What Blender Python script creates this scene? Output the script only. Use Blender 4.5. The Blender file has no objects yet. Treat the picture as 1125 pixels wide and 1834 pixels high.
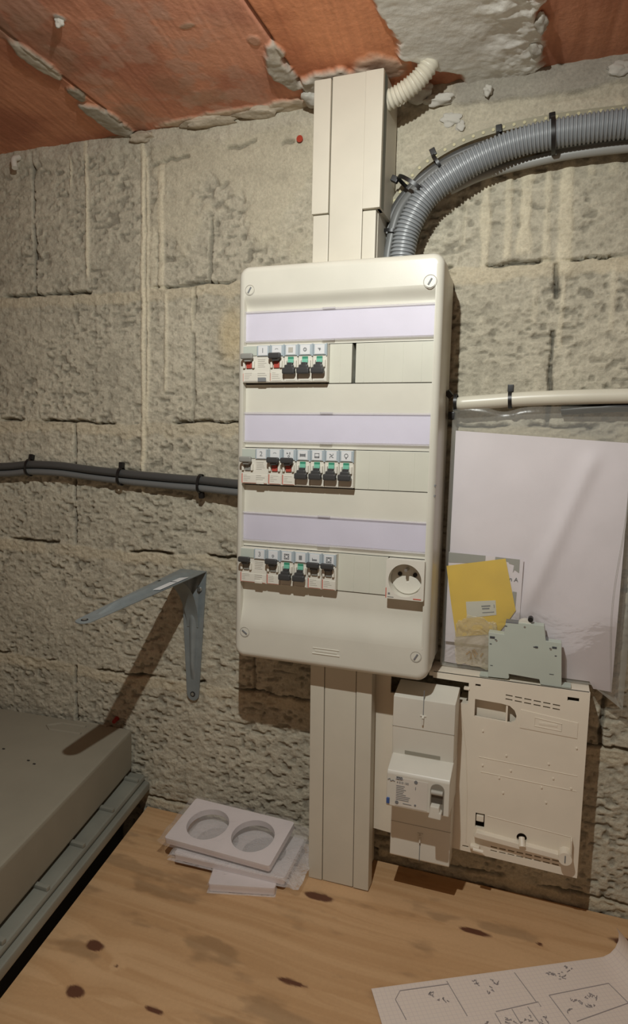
import bpy, bmesh, math, random
import numpy as np
from mathutils import Vector, Matrix
random.seed(7)
SC = bpy.context.scene
COL = SC.collection
# ------------------------------------------------------------------ camera
cd = bpy.data.cameras.new('camera'); cam = bpy.data.objects.new('camera', cd); COL.objects.link(cam)
YAW, PITCH, ROLL = 0.3419, -0.0966, 0.0236
fw = Vector((-math.sin(YAW)*math.cos(PITCH), math.cos(YAW)*math.cos(PITCH), math.sin(PITCH)))
rt = fw.cross(Vector((0,0,1))).normalized(); up = rt.cross(fw)
r2 = rt*math.cos(ROLL)+up*math.sin(ROLL); u2 = -rt*math.sin(ROLL)+up*math.cos(ROLL)
cam.matrix_world = Matrix(((r2.x,u2.x,-fw.x,0.3834),(r2.y,u2.y,-fw.y,-0.8807),(r2.z,u2.z,-fw.z,0.2769),(0,0,0,1)))
cd.sensor_fit = 'HORIZONTAL'; cd.sensor_width = 36; cd.lens = 36*1191.44/1125
cd.clip_start = 0.02; cd.clip_end = 50
SC.camera = cam
# ------------------------------------------------------------------ light
w = bpy.data.worlds.new('world'); SC.world = w; w.use_nodes = True
bg = w.node_tree.nodes['Background']; bg.inputs[0].default_value = (1.0,0.76,0.56,1); bg.inputs[1].default_value = 0.17
def lamp(name, kind, loc, energy, color, **kw):
    l = bpy.data.lights.new(name, kind); l.energy = energy; l.color = color
    for k,v in kw.items(): setattr(l,k,v)
    o = bpy.data.objects.new(name,l); o.location = loc; COL.objects.link(o); return o
torch = lamp('work_torch','SPOT',(0.224,-0.612,0.668), 15.5, (0.975,1.0,0.955), shadow_soft_size=0.006, spot_size=math.radians(160), spot_blend=1.0)
torch.rotation_euler = (Vector((0.02,0.0,0.05))-torch.location).to_track_quat('-Z','Y').to_euler()
SC.view_settings.view_transform = 'Standard'; SC.view_settings.look = 'None'
SC.view_settings.exposure = 0.0; SC.view_settings.gamma = 1.0; SC.view_settings.use_curve_mapping = False

# ------------------------------------------------------------------ helpers
def s2l(c):
    if len(c) == 4: c = c[:3]
    return tuple((v/12.92 if v <= .04045 else ((v+.055)/1.055)**2.4) for v in [q/255 for q in c])
def mat(name, rgb, rough=.5, metal=0, bump=0, bscale=200, var=0, vscale=20, spec=.5, stretch=None, coat=0):
    m = bpy.data.materials.new(name); m.use_nodes = True; nt = m.node_tree; b = nt.nodes['Principled BSDF']
    c = s2l(rgb); b.inputs['Base Color'].default_value = (*c,1); b.inputs['Roughness'].default_value = rough
    b.inputs['Metallic'].default_value = metal; b.inputs['Specular IOR Level'].default_value = spec
    b.inputs['Coat Weight'].default_value = coat
    tc = nt.nodes.new('ShaderNodeTexCoord'); mp = nt.nodes.new('ShaderNodeMapping'); nt.links.new(tc.outputs['Object'], mp.inputs[0])
    if stretch: mp.inputs['Scale'].default_value = stretch
    n = nt.nodes.new('ShaderNodeTexNoise'); n.inputs['Scale'].default_value = vscale; n.inputs['Detail'].default_value = 5
    nt.links.new(mp.outputs[0], n.inputs['Vector'])
    if var == 0: var = .05
    r = nt.nodes.new('ShaderNodeMapRange'); r.inputs[1].default_value=.3; r.inputs[2].default_value=.7
    r.inputs[3].default_value = 1-var; r.inputs[4].default_value = 1+var*.5
    nt.links.new(n.outputs[0], r.inputs[0])
    mx = nt.nodes.new('ShaderNodeVectorMath'); mx.operation='SCALE'; mx.inputs[0].default_value = c
    nt.links.new(r.outputs[0], mx.inputs['Scale']); nt.links.new(mx.outputs[0], b.inputs['Base Color'])
    if bump:
        n2 = nt.nodes.new('ShaderNodeTexNoise'); n2.inputs['Scale'].default_value = bscale; n2.inputs['Detail'].default_value = 3
        bp = nt.nodes.new('ShaderNodeBump'); bp.inputs['Strength'].default_value = bump; bp.inputs['Distance'].default_value = .002
        nt.links.new(mp.outputs[0], n2.inputs['Vector']); nt.links.new(n2.outputs[0], bp.inputs['Height']); nt.links.new(bp.outputs[0], b.inputs['Normal'])
    return m
def vmat(name, rough=.85, bump=.5, bscale=260, dist=.003, spec=.3, fine=.12):
    "surface whose own colours come from the mesh attribute 'tint', with fine procedural grain on top"
    m = bpy.data.materials.new(name); m.use_nodes = True; nt = m.node_tree; b = nt.nodes['Principled BSDF']
    b.inputs['Roughness'].default_value = rough; b.inputs['Specular IOR Level'].default_value = spec
    a = nt.nodes.new('ShaderNodeAttribute'); a.attribute_name = 'tint'
    tc = nt.nodes.new('ShaderNodeTexCoord')
    n = nt.nodes.new('ShaderNodeTexNoise'); n.inputs['Scale'].default_value = bscale; n.inputs['Detail'].default_value = 6; n.inputs['Roughness'].default_value=.65
    nt.links.new(tc.outputs['Object'], n.inputs['Vector'])
    r = nt.nodes.new('ShaderNodeMapRange'); r.inputs[1].default_value=.3; r.inputs[2].default_value=.7; r.inputs[3].default_value=1-fine; r.inputs[4].default_value=1+fine
    nt.links.new(n.outputs[0], r.inputs[0])
    mx = nt.nodes.new('ShaderNodeVectorMath'); mx.operation='SCALE'
    nt.links.new(a.outputs['Color'], mx.inputs[0]); nt.links.new(r.outputs[0], mx.inputs['Scale']); nt.links.new(mx.outputs[0], b.inputs['Base Color'])
    bp = nt.nodes.new('ShaderNodeBump'); bp.inputs['Strength'].default_value = bump; bp.inputs['Distance'].default_value = dist
    nt.links.new(n.outputs[0], bp.inputs['Height']); nt.links.new(bp.outputs[0], b.inputs['Normal'])
    return m
def clear(name, alpha=.15, rgb=(235,235,232), rough=.15, bump=0, bscale=30, spec=.5):
    "thin clear plastic film: mostly transparent, some haze, glossy glints"
    m = bpy.data.materials.new(name); m.use_nodes = True; nt = m.node_tree; b = nt.nodes['Principled BSDF']
    b.inputs['Base Color'].default_value = (*s2l(rgb),1); b.inputs['Roughness'].default_value = rough; b.inputs['Specular IOR Level'].default_value=spec
    t = nt.nodes.new('ShaderNodeBsdfTransparent'); mx = nt.nodes.new('ShaderNodeMixShader'); out = nt.nodes['Material Output']
    lw = nt.nodes.new('ShaderNodeLayerWeight'); lw.inputs[0].default_value = .25
    ad = nt.nodes.new('ShaderNodeMath'); ad.operation='MULTIPLY_ADD'; ad.inputs[1].default_value=.4; ad.inputs[2].default_value=alpha; ad.use_clamp=True
    nt.links.new(lw.outputs['Fresnel'], ad.inputs[0]); nt.links.new(ad.outputs[0], mx.inputs[0])
    nt.links.new(t.outputs[0], mx.inputs[1]); nt.links.new(b.outputs[0], mx.inputs[2]); nt.links.new(mx.outputs[0], out.inputs[0])
    if bump:
        tc = nt.nodes.new('ShaderNodeTexCoord'); n = nt.nodes.new('ShaderNodeTexNoise'); n.inputs['Scale'].default_value=bscale; n.inputs['Detail'].default_value=4; n.inputs['Distortion'].default_value=1.5
        bp = nt.nodes.new('ShaderNodeBump'); bp.inputs['Strength'].default_value=bump; bp.inputs['Distance'].default_value=.004
        nt.links.new(tc.outputs['Object'], n.inputs['Vector']); nt.links.new(n.outputs[0], bp.inputs['Height'])
        nt.links.new(bp.outputs[0], b.inputs['Normal']); nt.links.new(bp.outputs[0], lw.inputs['Normal'])
    return m

class MB:
    def __init__(s): s.bm = bmesh.new()
    def box(s, x0,x1,y0,y1,z0,z1, bev=0, seg=2, M=None):
        t = bmesh.new(); bmesh.ops.create_cube(t, size=1)
        for v in t.verts: v.co = Vector(((x0+x1)/2+v.co.x*(x1-x0),(y0+y1)/2+v.co.y*(y1-y0),(z0+z1)/2+v.co.z*(z1-z0)))
        if bev: bmesh.ops.bevel(t, geom=t.edges[:], offset=bev, segments=seg, affect='EDGES', profile=.5)
        s.add(t, M); return s
    def add(s, t, M=None):
        if M is not None: bmesh.ops.transform(t, matrix=M, verts=t.verts)
        me = bpy.data.meshes.new('tmp'); t.to_mesh(me); t.free(); s.bm.from_mesh(me); bpy.data.meshes.remove(me)
    def prism(s, poly, axis, a, b, bev=0, M=None):
        "poly: 2-D outline in the two other axes (x,z for 'y'; x,y for 'z'; y,z for 'x'), extruded from a to b"
        t = bmesh.new(); f = {'y':lambda p,q:(p[0],q,p[1]),'z':lambda p,q:(p[0],p[1],q),'x':lambda p,q:(q,p[0],p[1])}[axis]
        A = [t.verts.new(f(p,a)) for p in poly]; B = [t.verts.new(f(p,b)) for p in poly]; n = len(poly)
        t.faces.new(A); t.faces.new(B[::-1])
        for i in range(n): t.faces.new((A[i],B[i],B[(i+1)%n],A[(i+1)%n]))
        bmesh.ops.recalc_face_normals(t, faces=t.faces)
        if bev:
            es = [e for e in t.edges if len(e.link_faces)==2 and e.calc_face_angle(0) > .5]
            bmesh.ops.bevel(t, geom=es, offset=bev, segments=2, affect='EDGES', profile=.5)
        s.add(t, M); return s
    def cyl(s, p0, p1, r, r1=None, n=20, M=None, cap=True):
        p0=Vector(p0); p1=Vector(p1); d=p1-p0; t=bmesh.new()
        bmesh.ops.create_cone(t, cap_ends=cap, segments=n, radius1=r, radius2=r if r1 is None else r1, depth=d.length)
        q = Vector((0,0,1)).rotation_difference(d.normalized()).to_matrix().to_4x4()
        bmesh.ops.transform(t, matrix=Matrix.Translation((p0+p1)/2)@q, verts=t.verts); s.add(t, M); return s
    def tube(s, pts, r, n=12, rf=None, cap=True):
        pts=[Vector(p) for p in pts]; N=len(pts); bm=s.bm; prev=None; nrm=None; rings=[]
        for i,p in enumerate(pts):
            d=(pts[min(i+1,N-1)]-pts[max(i-1,0)]).normalized()
            if nrm is None:
                nrm = d.cross(Vector((0,1,0)));  nrm = (nrm if nrm.length>.1 else d.cross(Vector((1,0,0)))).normalized()
            else: nrm=(nrm-d*nrm.dot(d)).normalized()
            b=d.cross(nrm); R = r if rf is None else rf(i)
            rings.append([bm.verts.new(p+(nrm*math.cos(2*math.pi*k/n)+b*math.sin(2*math.pi*k/n))*R) for k in range(n)])
        for i in range(N-1):
            for k in range(n): bm.faces.new((rings[i][k],rings[i][(k+1)%n],rings[i+1][(k+1)%n],rings[i+1][k]))
        if cap: bm.faces.new(rings[0][::-1]); bm.faces.new(rings[-1])
        return s
    def grid(s, P):
        "P: 2-D nested list of points -> quads"
        V=[[s.bm.verts.new(p) for p in row] for row in P]
        for i in range(len(V)-1):
            for j in range(len(V[0])-1): s.bm.faces.new((V[i][j],V[i][j+1],V[i+1][j+1],V[i+1][j]))
        return V
    def build(s, name, m, parent=None, local=False, ang=35):
        bmesh.ops.recalc_face_normals(s.bm, faces=s.bm.faces)
        me=bpy.data.meshes.new(name); s.bm.to_mesh(me); s.bm.free()
        for p in me.polygons: p.use_smooth=True
        me.set_sharp_from_angle(angle=math.radians(ang))
        me.materials.append(m); o=bpy.data.objects.new(name,me); COL.objects.link(o)
        wn=o.modifiers.new('weighted_normals','WEIGHTED_NORMAL'); wn.keep_sharp=True; wn.weight=100
        if parent is not None:
            o.parent=parent
            if not local and parent.type=='EMPTY': o.location = -Vector(parent.location)
        return o
def tag(o, label=None, cat=None, group=None, kind=None):
    if label: o['label']=label
    if cat: o['category']=cat
    if group: o['group']=group
    if kind: o['kind']=kind
    return o
def thing(name, label, cat, loc=(0,0,0), group=None):
    o=bpy.data.objects.new(name,None); o.location=loc; o.empty_display_size=.02; COL.objects.link(o)
    return tag(o,label,cat,group)
def text_mesh(body, size, M, name, m, parent, local=False, ext=.0003):
    c=bpy.data.curves.new('t','FONT'); c.body=body; c.size=size; c.align_x='CENTER'; c.align_y='CENTER'; c.extrude=ext
    t=bpy.data.objects.new('t',c); COL.objects.link(t); bpy.context.view_layer.update()
    me=bpy.data.meshes.new_from_object(t.evaluated_get(bpy.context.evaluated_depsgraph_get()))
    bpy.data.objects.remove(t); bpy.data.curves.remove(c)
    me.transform(M@Matrix.Rotation(math.pi/2,4,'X')); me.materials.clear(); me.materials.append(m)
    o=bpy.data.objects.new(name,me); COL.objects.link(o)
    if parent is not None:
        o.parent=parent
        if not local and parent.type=='EMPTY': o.location=-Vector(parent.location)
    return o
def smooth_path(pts, n=12):
    "Catmull-Rom through the points"
    P=[Vector(p) for p in pts]; P=[2*P[0]-P[1]]+P+[2*P[-1]-P[-2]]; out=[]
    for i in range(1,len(P)-2):
        for k in range(n):
            t=k/n; a,b,c,d=P[i-1],P[i],P[i+1],P[i+2]
            out.append(.5*((2*b)+(c-a)*t+(2*a-5*b+4*c-d)*t*t+(3*b-3*c+d-a)*t**3))
    out.append(P[-2]); return out
def resample(pts, step):
    out=[pts[0]]; acc=0
    for a,b in zip(pts[:-1],pts[1:]):
        L=(b-a).length; t=step-acc
        while t<=L and L>0: out.append(a.lerp(b,t/L)); t+=step
        acc=(acc+L)%step
    return out
def circ(cx,cz,r,n=32): return [(cx+r*math.cos(2*math.pi*k/n),cz+r*math.sin(2*math.pi*k/n)) for k in range(n)]
def rrect(x0,x1,z0,z1,r,n=6):
    o=[]
    for cx,cz,a in ((x1-r,z1-r,0),(x0+r,z1-r,90),(x0+r,z0+r,180),(x1-r,z0+r,270)):
        for k in range(n+1):
            t=math.radians(a+90*k/n); o.append((cx+r*math.cos(t),cz+r*math.sin(t)))
    return o

# numpy noise ---------------------------------------------------------
def vn(X,Z,sx,sz=None,seed=0):
    sz = sz or sx; rng=np.random.RandomState(seed); L=rng.rand(256,256)
    u=X/sx+1000.3; v=Z/sz+1000.7; iu=np.floor(u).astype(int); iv=np.floor(v).astype(int); fu=u-iu; fv=v-iv
    fu=fu*fu*(3-2*fu); fv=fv*fv*(3-2*fv)
    g=lambda a,b:L[a&255,b&255]
    return (g(iu,iv)*(1-fu)+g(iu+1,iv)*fu)*(1-fv)+(g(iu,iv+1)*(1-fu)+g(iu+1,iv+1)*fu)*fv
def fbm(X,Z,s,o=4,seed=0,ax=1):
    t=0;a=1;n=0
    for k in range(o): t=t+a*vn(X,Z,s*ax/2**k,s/2**k,seed+k*13); n+=a; a*=.55
    return t/n
def ss(a,b,x): t=np.clip((x-a)/(b-a),0,1); return t*t*(3-2*t)
def lin(c): return np.array(s2l(c))
def grid_mesh(name, A, B, pos, colr, m, parent=None):
    "A,B 1-D coordinate arrays; pos (na,nb,3); colr (na,nb,3)"
    na,nb=len(A),len(B); me=bpy.data.meshes.new(name)
    idx=np.arange(na*nb).reshape(na,nb); q=np.stack([idx[:-1,:-1],idx[1:,:-1],idx[1:,1:],idx[:-1,1:]],-1).reshape(-1,4)
    me.vertices.add(na*nb); me.vertices.foreach_set('co',pos.reshape(-1).astype(np.float32))
    me.loops.add(q.size); me.loops.foreach_set('vertex_index',q.reshape(-1).astype(np.int32))
    me.polygons.add(len(q)); me.polygons.foreach_set('loop_start',np.arange(0,q.size,4,dtype=np.int32)); me.polygons.foreach_set('loop_total',np.full(len(q),4,dtype=np.int32))
    me.polygons.foreach_set('use_smooth',np.ones(len(q),dtype=bool)); me.update(calc_edges=True)
    at=me.color_attributes.new('tint','FLOAT_COLOR','POINT'); c=np.ones((na*nb,4),dtype=np.float32); c[:,:3]=colr.reshape(-1,3); at.data.foreach_set('color',c.reshape(-1))
    me.materials.append(m); me.validate(); o=bpy.data.objects.new(name,me); COL.objects.link(o)
    if parent: o.parent=parent
    return o

# ------------------------------------------------------------------ materials
M_block = vmat('concrete_block', .92, .55, 300, .0035, fine=.16)
M_clay  = vmat('terracotta', .8, .25, 160, .003, fine=.07)
M_pine  = vmat('pine_wood', .55, .12, 300, .001, spec=.35, fine=.04)
M_mortar= mat('grey_mortar',(188,176,156),.9,bump=.7,bscale=150,var=.15)
M_plast = mat('pale_plaster',(196,192,182),.85,bump=.5,bscale=120,var=.1)
M_shell = mat('white_enclosure_plastic',(212,209,196),.33,bump=.03,bscale=900)
M_shell2= mat('blanking_plastic',(205,204,190),.35)
M_trunk = mat('white_pvc_trunking',(206,200,184),.48)
M_white = mat('white_device_plastic',(216,212,200),.38)
M_dark  = mat('dark_inside',(40,36,32),.8)
M_lilac = mat('lilac_label_card',(204,199,211),.5)
M_card  = mat('white_card',(216,217,217),.5)
M_frame = mat('grey_blue_label_frame',(166,178,184),.4)
M_tog   = mat('charcoal_toggle',(62,62,62),.35)
M_togg  = mat('grey_toggle',(140,140,134),.4)
M_green = mat('green_indicator',(60,140,112),.4)
M_greenl= mat('pale_green_indicator',(120,190,165),.4)
M_red   = mat('red_indicator',(176,72,60),.45)
M_redl  = mat('red_print',(200,105,90),.5)
M_ink   = mat('grey_ink',(120,122,124),.6)
M_inkd  = mat('dark_ink',(70,72,76),.6)
M_inkl  = mat('pale_ink',(176,172,162),.6)
M_black = mat('black_tie_plastic',(26,25,25),.4)
M_cable = mat('dark_grey_cable_sheath',(74,74,73),.42)
M_cable2= mat('grey_cable_sheath',(108,109,108),.42)
M_cond  = mat('grey_corrugated_plastic',(136,140,143),.4)
M_wcond = mat('white_corrugated_plastic',(214,208,190),.45)
M_pipe  = mat('white_pipe_plastic',(212,207,190),.35)
M_galv  = mat('galvanised_steel',(140,148,150),.45,metal=.35,bump=.05,bscale=400,var=.12,vscale=60)
M_steel = mat('bright_steel',(200,200,198),.3,metal=.9)
M_slab  = mat('grey_green_slab',(142,136,120),.75,bump=.12,bscale=60,var=.1,vscale=9)
M_box   = mat('translucent_grey_box',(134,134,124),.4,bump=.1,bscale=70,var=.15,vscale=14)
M_meter = mat('cream_board_plastic',(230,220,202),.42)
M_loose = mat('pale_green_grey_plastic',(186,193,182),.5)
M_paper = mat('white_paper',(226,218,222),.75)
M_yel   = mat('yellow_card',(226,190,50),.5,var=.08,vscale=30)
M_gband = mat('grey_print',(150,150,142),.6)
M_sock  = mat('socket_frame_plastic',(224,214,212),.35)
M_blue  = mat('blue_mark',(60,90,150),.4)
M_beige = mat('beige_strap',(150,144,122),.5)
M_dot   = mat('pale_yellow_dot',(192,184,146),.5)
M_pencil= mat('pencil_grey',(158,150,148),.8)
M_redp  = mat('red_plug',(150,40,32),.5)
M_floor = mat('dark_concrete_floor',(80,76,70),.9,bump=.4,bscale=60,var=.15)
M_film  = clear('clear_label_cover', .02, (240,240,245), .16)
M_bag   = clear('clear_bag_film', .13, (215,214,205), .2, bump=.32, bscale=9)
M_wrap  = clear('crinkled_wrapper_film', .12, (225,220,218), .12, bump=1.0, bscale=45)
M_sach  = clear('crinkled_sachet_film', .22, (242,230,196), .18, bump=1.0, bscale=38)

# ------------------------------------------------------------------ wall
def coords(fine0,fine1,step,lo,hi):
    a=np.arange(fine0,fine1,step); return np.concatenate([np.linspace(lo,fine0,14)[:-1],a,np.linspace(fine1,hi,14)])
X=coords(-.86,.66,.0017,-1.5,1.5); Z=coords(-.34,.735,.0017,-1.05,.80)
XX,ZZ=np.meshgrid(X,Z,indexing='ij')
wob=(fbm(XX,ZZ*0,.09,3,5)-.5)*.012+(vn(XX,ZZ*0,.011,seed=8)-.5)*.004
# block surface
n1=fbm(XX,ZZ,.016,4,21,1.5); n2=fbm(XX,ZZ,.0065,2,33,1.6); n3=fbm(XX,ZZ,.12,3,41)
h=(n1-.5)*.0022+(n2-.5)*.0032-.0008
pit=np.maximum(ss(.66,.80,vn(XX,ZZ,.0085,.0045,77))*ss(.30,.55,vn(XX,ZZ,.05,.05,78)),.55*ss(.72,.85,vn(XX,ZZ,.005,.0032,79))); h=h-pit*.0030
base=lin((184,177,158)); colr=base*(1+(n3[...,None]-.5)*.35)*(1+(n2[...,None]-.5)*.42)
colr=colr*(1-.38*pit[...,None])
zj=[.709,.509,.309,.109,-.091,-.291,-.491,-.691,-.891]
def blend(mask,c,hh,flat=.8):
    global h,colr
    m3=mask[...,None]; colr=colr*(1-m3)+np.asarray(c)*m3*(1+(n1[...,None]-.5)*.25); h=h*(1-flat*mask)+hh*mask
mort=lin((206,193,165))
for k,z0 in enumerate(zj[1:],1):
    d=ZZ-(z0+wob)
    e=(fbm(XX,ZZ,.02,3,60+k)-.5)*.014
    band=ss(-.022,-.016,d+e)*(1-ss(-.002,.001,d))*ss(.25,.45,fbm(XX,ZZ,.06,2,90+k)+.12)
    blend(band*.62*(.5+.7*fbm(XX,ZZ,.05,3,95+k)),mort*.96,.0008,.55)
    ck=ss(.42,.55,vn(XX,ZZ*0,.035,seed=100+k)); wdt=.0009+.0016*vn(XX,ZZ*0,.02,seed=120+k)
    c=(1-ss(wdt*.6,wdt*1.5,np.abs(d)))*ck; h=h-c*.010; colr=colr*(1-.55*c[...,None])
vj=[(.509,.73,-.415,1),(.509,.60,-.098,.8),(.309,.509,-.126,.55),(.309,.509,.374,1.2),(.109,.309,-.341,1),(.509,.70,.26,0.3),(-.091,.109,-.02,.6),(-.291,-.091,-.344,1),(-.091,.109,.46,1),(-.291,-.091,.12,1)]
for i,(a,b,x0,s) in enumerate(vj):
    d=XX-(x0+(fbm(ZZ,ZZ*0,.06,3,200+i)-.5)*.008); m=ss(a,a+.004,ZZ)*(1-ss(b-.004,b,ZZ))
    wdt=.0012+.0018*vn(ZZ,XX*0,.012,seed=210+i)
    c=(1-ss(wdt*.6,wdt*1.6,np.abs(d)))*m*s*ss(.25,.4,vn(ZZ,XX*0,.014,seed=230+i)+.1); c=np.clip(c,0,1.2)
    h=h-c*.007; colr=colr*(1-.6*np.clip(c,0,1)[...,None])
# mortar slab under right-hand lintel and plaster smears
cl=fbm(XX,ZZ,.045,4,301)
patch=ss(-.205,-.19,XX)*(1-ss(.085,.095,XX))*ss(.56,.60,ZZ+(cl-.5)*.16+(XX+.05)*.0)*(1-ss(.08,.10,XX))
patch=patch*ss(.36,.5,cl+ (ZZ-.6)*1.2)
blend(patch*.85,lin((192,184,162)),.0025,.85)
patch2=ss(.14,.2,XX)*ss(.615,.645,ZZ+(fbm(XX,ZZ,.04,3,310)-.5)*.09)
blend(patch2*.6,lin((196,187,166)),.002,.6)
ochre=np.exp(-(((XX+.062)/.022)**2+((ZZ-.435)/.04)**2)**2); blend(ochre*.8,lin((196,180,146)),.001,.7)
# rough mortar fillet where the wall meets the ceiling
fil=ss(.700,.716,ZZ+(fbm(XX,ZZ,.03,4,320)-.5)*.03)
blend(fil*.8,lin((190,182,164)),.004+ (fbm(XX,ZZ,.02,4,330)-.5)*.008,.7)
gb=ss(.235,.25,XX)*ss(.700,.706,ZZ+(fbm(XX,XX*0,.05,3,333)-.5)*.015)
blend(gb*.9,lin((160,154,142)),.006,.9)
for cx,cz,L,a in ((-.165,.688,.07,.06),(-.05,.694,.05,.12),(.02,.690,.02,.1)):
    d=ZZ-(cz+a*(XX-cx)+(vn(XX,XX*0,.01,seed=340)-.5)*.006); c=(1-ss(.001,.0035,np.abs(d)))*(1-ss(L*.4,L*.5,np.abs(XX-cx)))*.8; h=h-c*.006; colr=colr*(1-.5*c[...,None])
# drips of laitance running down
drips=[(-.312,.735,.528,.0035,.9),(-.3435,.72,.665,.003,.8),(-.212,.72,.195,.0042,1),(-.204,.70,.30,.003,.8),(-.180,.69,.50,.006,.8),(-.172,.505,.35,.0035,.7),(-.195,.60,.50,.008,.6),(-.127,.505,.44,.003,.5),
 (.288,.66,.50,.007,.75),(.316,.64,.51,.005,.7),(.336,.66,.515,.009,.8),(.361,.66,.50,.005,.6),(.383,.68,.49,.009,.85),(.408,.67,.60,.005,.5),(.432,.69,.6,.006,.5),(.384,.49,.40,.004,.5),(.352,.49,.43,.004,.3),(.245,.66,.58,.006,.4),(.262,.64,.53,.004,.4),(.44,.50,.42,.004,.4)]
for i,(x0,a,b,wd,s) in enumerate(drips):
    d=XX-(x0+(fbm(ZZ,ZZ*0,.05,3,400+i)-.5)*.006); wz=wd*(.65+.7*vn(ZZ,ZZ*0,.02,seed=430+i))
    m=(1-ss(wz*.55,wz*1.1,np.abs(d)))*(1-ss(a-.006,a,ZZ))*ss(b,b+.01,ZZ)*s
    blend(np.clip(m,0,1)*.9,lin((216,206,180)),.0022*(1-(np.abs(d)/wd)**2).clip(0,1)+.0006,.75)
edge=ss(-.86,-.84,XX)*(1-ss(.64,.66,XX)); h=h*edge
h=np.where(ZZ<-.34,0,h)
wall=grid_mesh('wall_back',X,Z,np.stack([XX,-h,ZZ],-1),np.clip(colr,0,1),M_block); tag(wall,kind='structure')

# ------------------------------------------------------------------ ceiling
X=coords(-.80,.62,.0019,-1.5,1.5); Y=np.concatenate([np.linspace(-1.6,-.42,14)[:-1],np.arange(-.42,.02,.0019)])
XX,YY=np.meshgrid(X,Y,indexing='ij')
st=fbm(XX,YY,.007,4,501,.5); 
st=vn(XX+YY*.12,YY,.004,.12,502)*.5+vn(XX+YY*.12,YY,.0013,.07,503)*.5
c1=fbm(XX,YY,.09,4,510); c2=fbm(XX,YY,.03,4,520)
o1=lin((214,150,118)); o2=lin((184,122,96)); o3=lin((190,140,112))
t=ss(.3,.7,c1)[...,None]; colr=o1*t+o2*(1-t); colr=colr*(1+(st[...,None]-.5)*.28)
pale=ss(.48,.66,c2)*(ss(-.222,-.20,XX)*(1-ss(-.03,.05,XX)))*.6; colr=colr*(1-pale[...,None])+lin((196,156,134))*pale[...,None]
colr=np.where(((XX>.059)&(XX<.20))[...,None],colr*np.array([1.22,1.12,.95]),colr)
mid=((XX>-.2225)&(XX<.059))[...,None]; colr=np.where(mid,colr*np.array([1.18,1.22,1.3]),colr)
h=(st-.5)*.0008+(c2-.5)*.001
# ribs in the right-hand tile
rib=ss(.34,.345,XX); h=h+rib*.0012*np.abs(np.sin(XX*math.pi/.028))
for x0 in (-.50,-.2225,.059,.337):
    d=np.abs(XX-(x0+(vn(YY,YY*0,.05,seed=530)-.5)*.002)); c=1-ss(.0008,.0024,d); h=h-c*.008; colr=colr*(1-.65*c[...,None])
    h=h+ (1-ss(.0,.0001,XX-x0))*0
def cblend(mask,c,hh,flat=.8):
    global h,colr
    m3=mask[...,None]; colr=colr*(1-m3)+np.asarray(c)*m3*(1+(c2[...,None]-.5)*.2); h=h*(1-flat*mask)+hh*mask
e=fbm(XX,YY,.022,4,540)-.5
# grey dusting next to the left seam, pointing along it
mk=np.exp(-((XX+.195+e*.05)/.032)**2)*ss(-.30,-.26,YY)*.55*ss(.3,.6,fbm(XX,YY,.05,3,543)); cblend(mk,lin((160,130,110)),.0005,.2)
def blob(x,y,rx,ry,c,hh,s=1,sharp=.35):
    d=((XX-x)/rx)**2+((YY-y)/ry)**2+e*1.6; m=1-ss(1-sharp,1+sharp*.3,d); cblend(m*s,lin(c),hh*(.7+.6*fbm(XX,YY,.012,3,550)),.8)
blob(-.228,-.195,.011,.042,(186,178,162),.004); blob(-.236,-.045,.019,.055,(176,170,156),.005); blob(-.232,-.12,.008,.02,(150,142,126),.004)
blob(.048,-.085,.015,.042,(190,184,172),.005); blob(.056,-.13,.010,.018,(190,182,168),.004); blob(.040,-.155,.008,.01,(176,150,130),.002,.5)
blob(-.06,-.012,.12,.014,(200,182,158),.003,.9); blob(.03,-.01,.05,.016,(200,188,168),.004,.9)
blob(-.145,-.254,.006,.007,(176,170,160),.001); blob(-.222,-.30,.02,.06,(160,130,112),.001,.6); blob(-.02,-.20,.012,.006,(160,150,130),.001,.6)
blob(.10,-.055,.045,.028,(200,194,180),.006,.95); blob(.155,-.06,.035,.03,(196,184,168),.004,.7,.7); blob(.075,-.05,.02,.02,(196,190,178),.006)
blob(-.07,-.06,.035,.02,(176,150,128),.001,.5,.9); blob(-.10,-.10,.03,.03,(170,135,112),.001,.4,.9)
# plaster patch beside the trunking
ed=(fbm(XX,YY,.03,5,560)-.5)
m=ss(.186,.194,XX+ed*.03-(YY+.10)*.0)*(1-ss(.338,.345,XX+ed*.035-ss(-.09,-.13,YY)*0))*ss(-.40,-.36,YY)
lowcut=ss(-.052,-.058,0*YY) if False else 1
corner=1-ss(-.078,-.068,YY+ed*.03-(XX-.19)*.75-.0)*(1-ss(.25,.26,XX))
m=m*corner
lump=fbm(XX,YY,.035,5,570); cr=ss(.27,.33,XX)
cblend(m,lin((240,239,232)),.006+(lump-.5)*(.004+.014*cr),.95)
fr=ss(.0,.006,-YY+.0)*0
pos=np.stack([XX,YY,.733-h],-1); pos[...,2]=np.where(YY<-.42,.733,pos[...,2])
ceil=grid_mesh('ceiling',X,Y,pos,np.clip(colr,0,1),M_clay); tag(ceil,kind='structure')
def lumps(name,pts,m,parent,seed=1):
    rnd=random.Random(seed); b=MB()
    for (x,y,z,r) in pts:
        t=bmesh.new(); bmesh.ops.create_icosphere(t,subdivisions=3,radius=1)
        ph=[rnd.uniform(0,6) for _ in range(6)]
        for v in t.verts:
            c=v.co; k=1+.22*math.sin(3*c.x+ph[0])*math.sin(4*c.y+ph[1])+.14*math.sin(7*c.z+ph[2]+3*c.x)+.08*math.sin(13*c.x+ph[3])*math.sin(11*c.z+ph[4])
            v.co=Vector((x+c.x*r[0]*k,y+c.y*r[1]*k,z+c.z*r[2]*k))
        b.add(t)
    return b.build(name,m,parent,ang=60)
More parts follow.
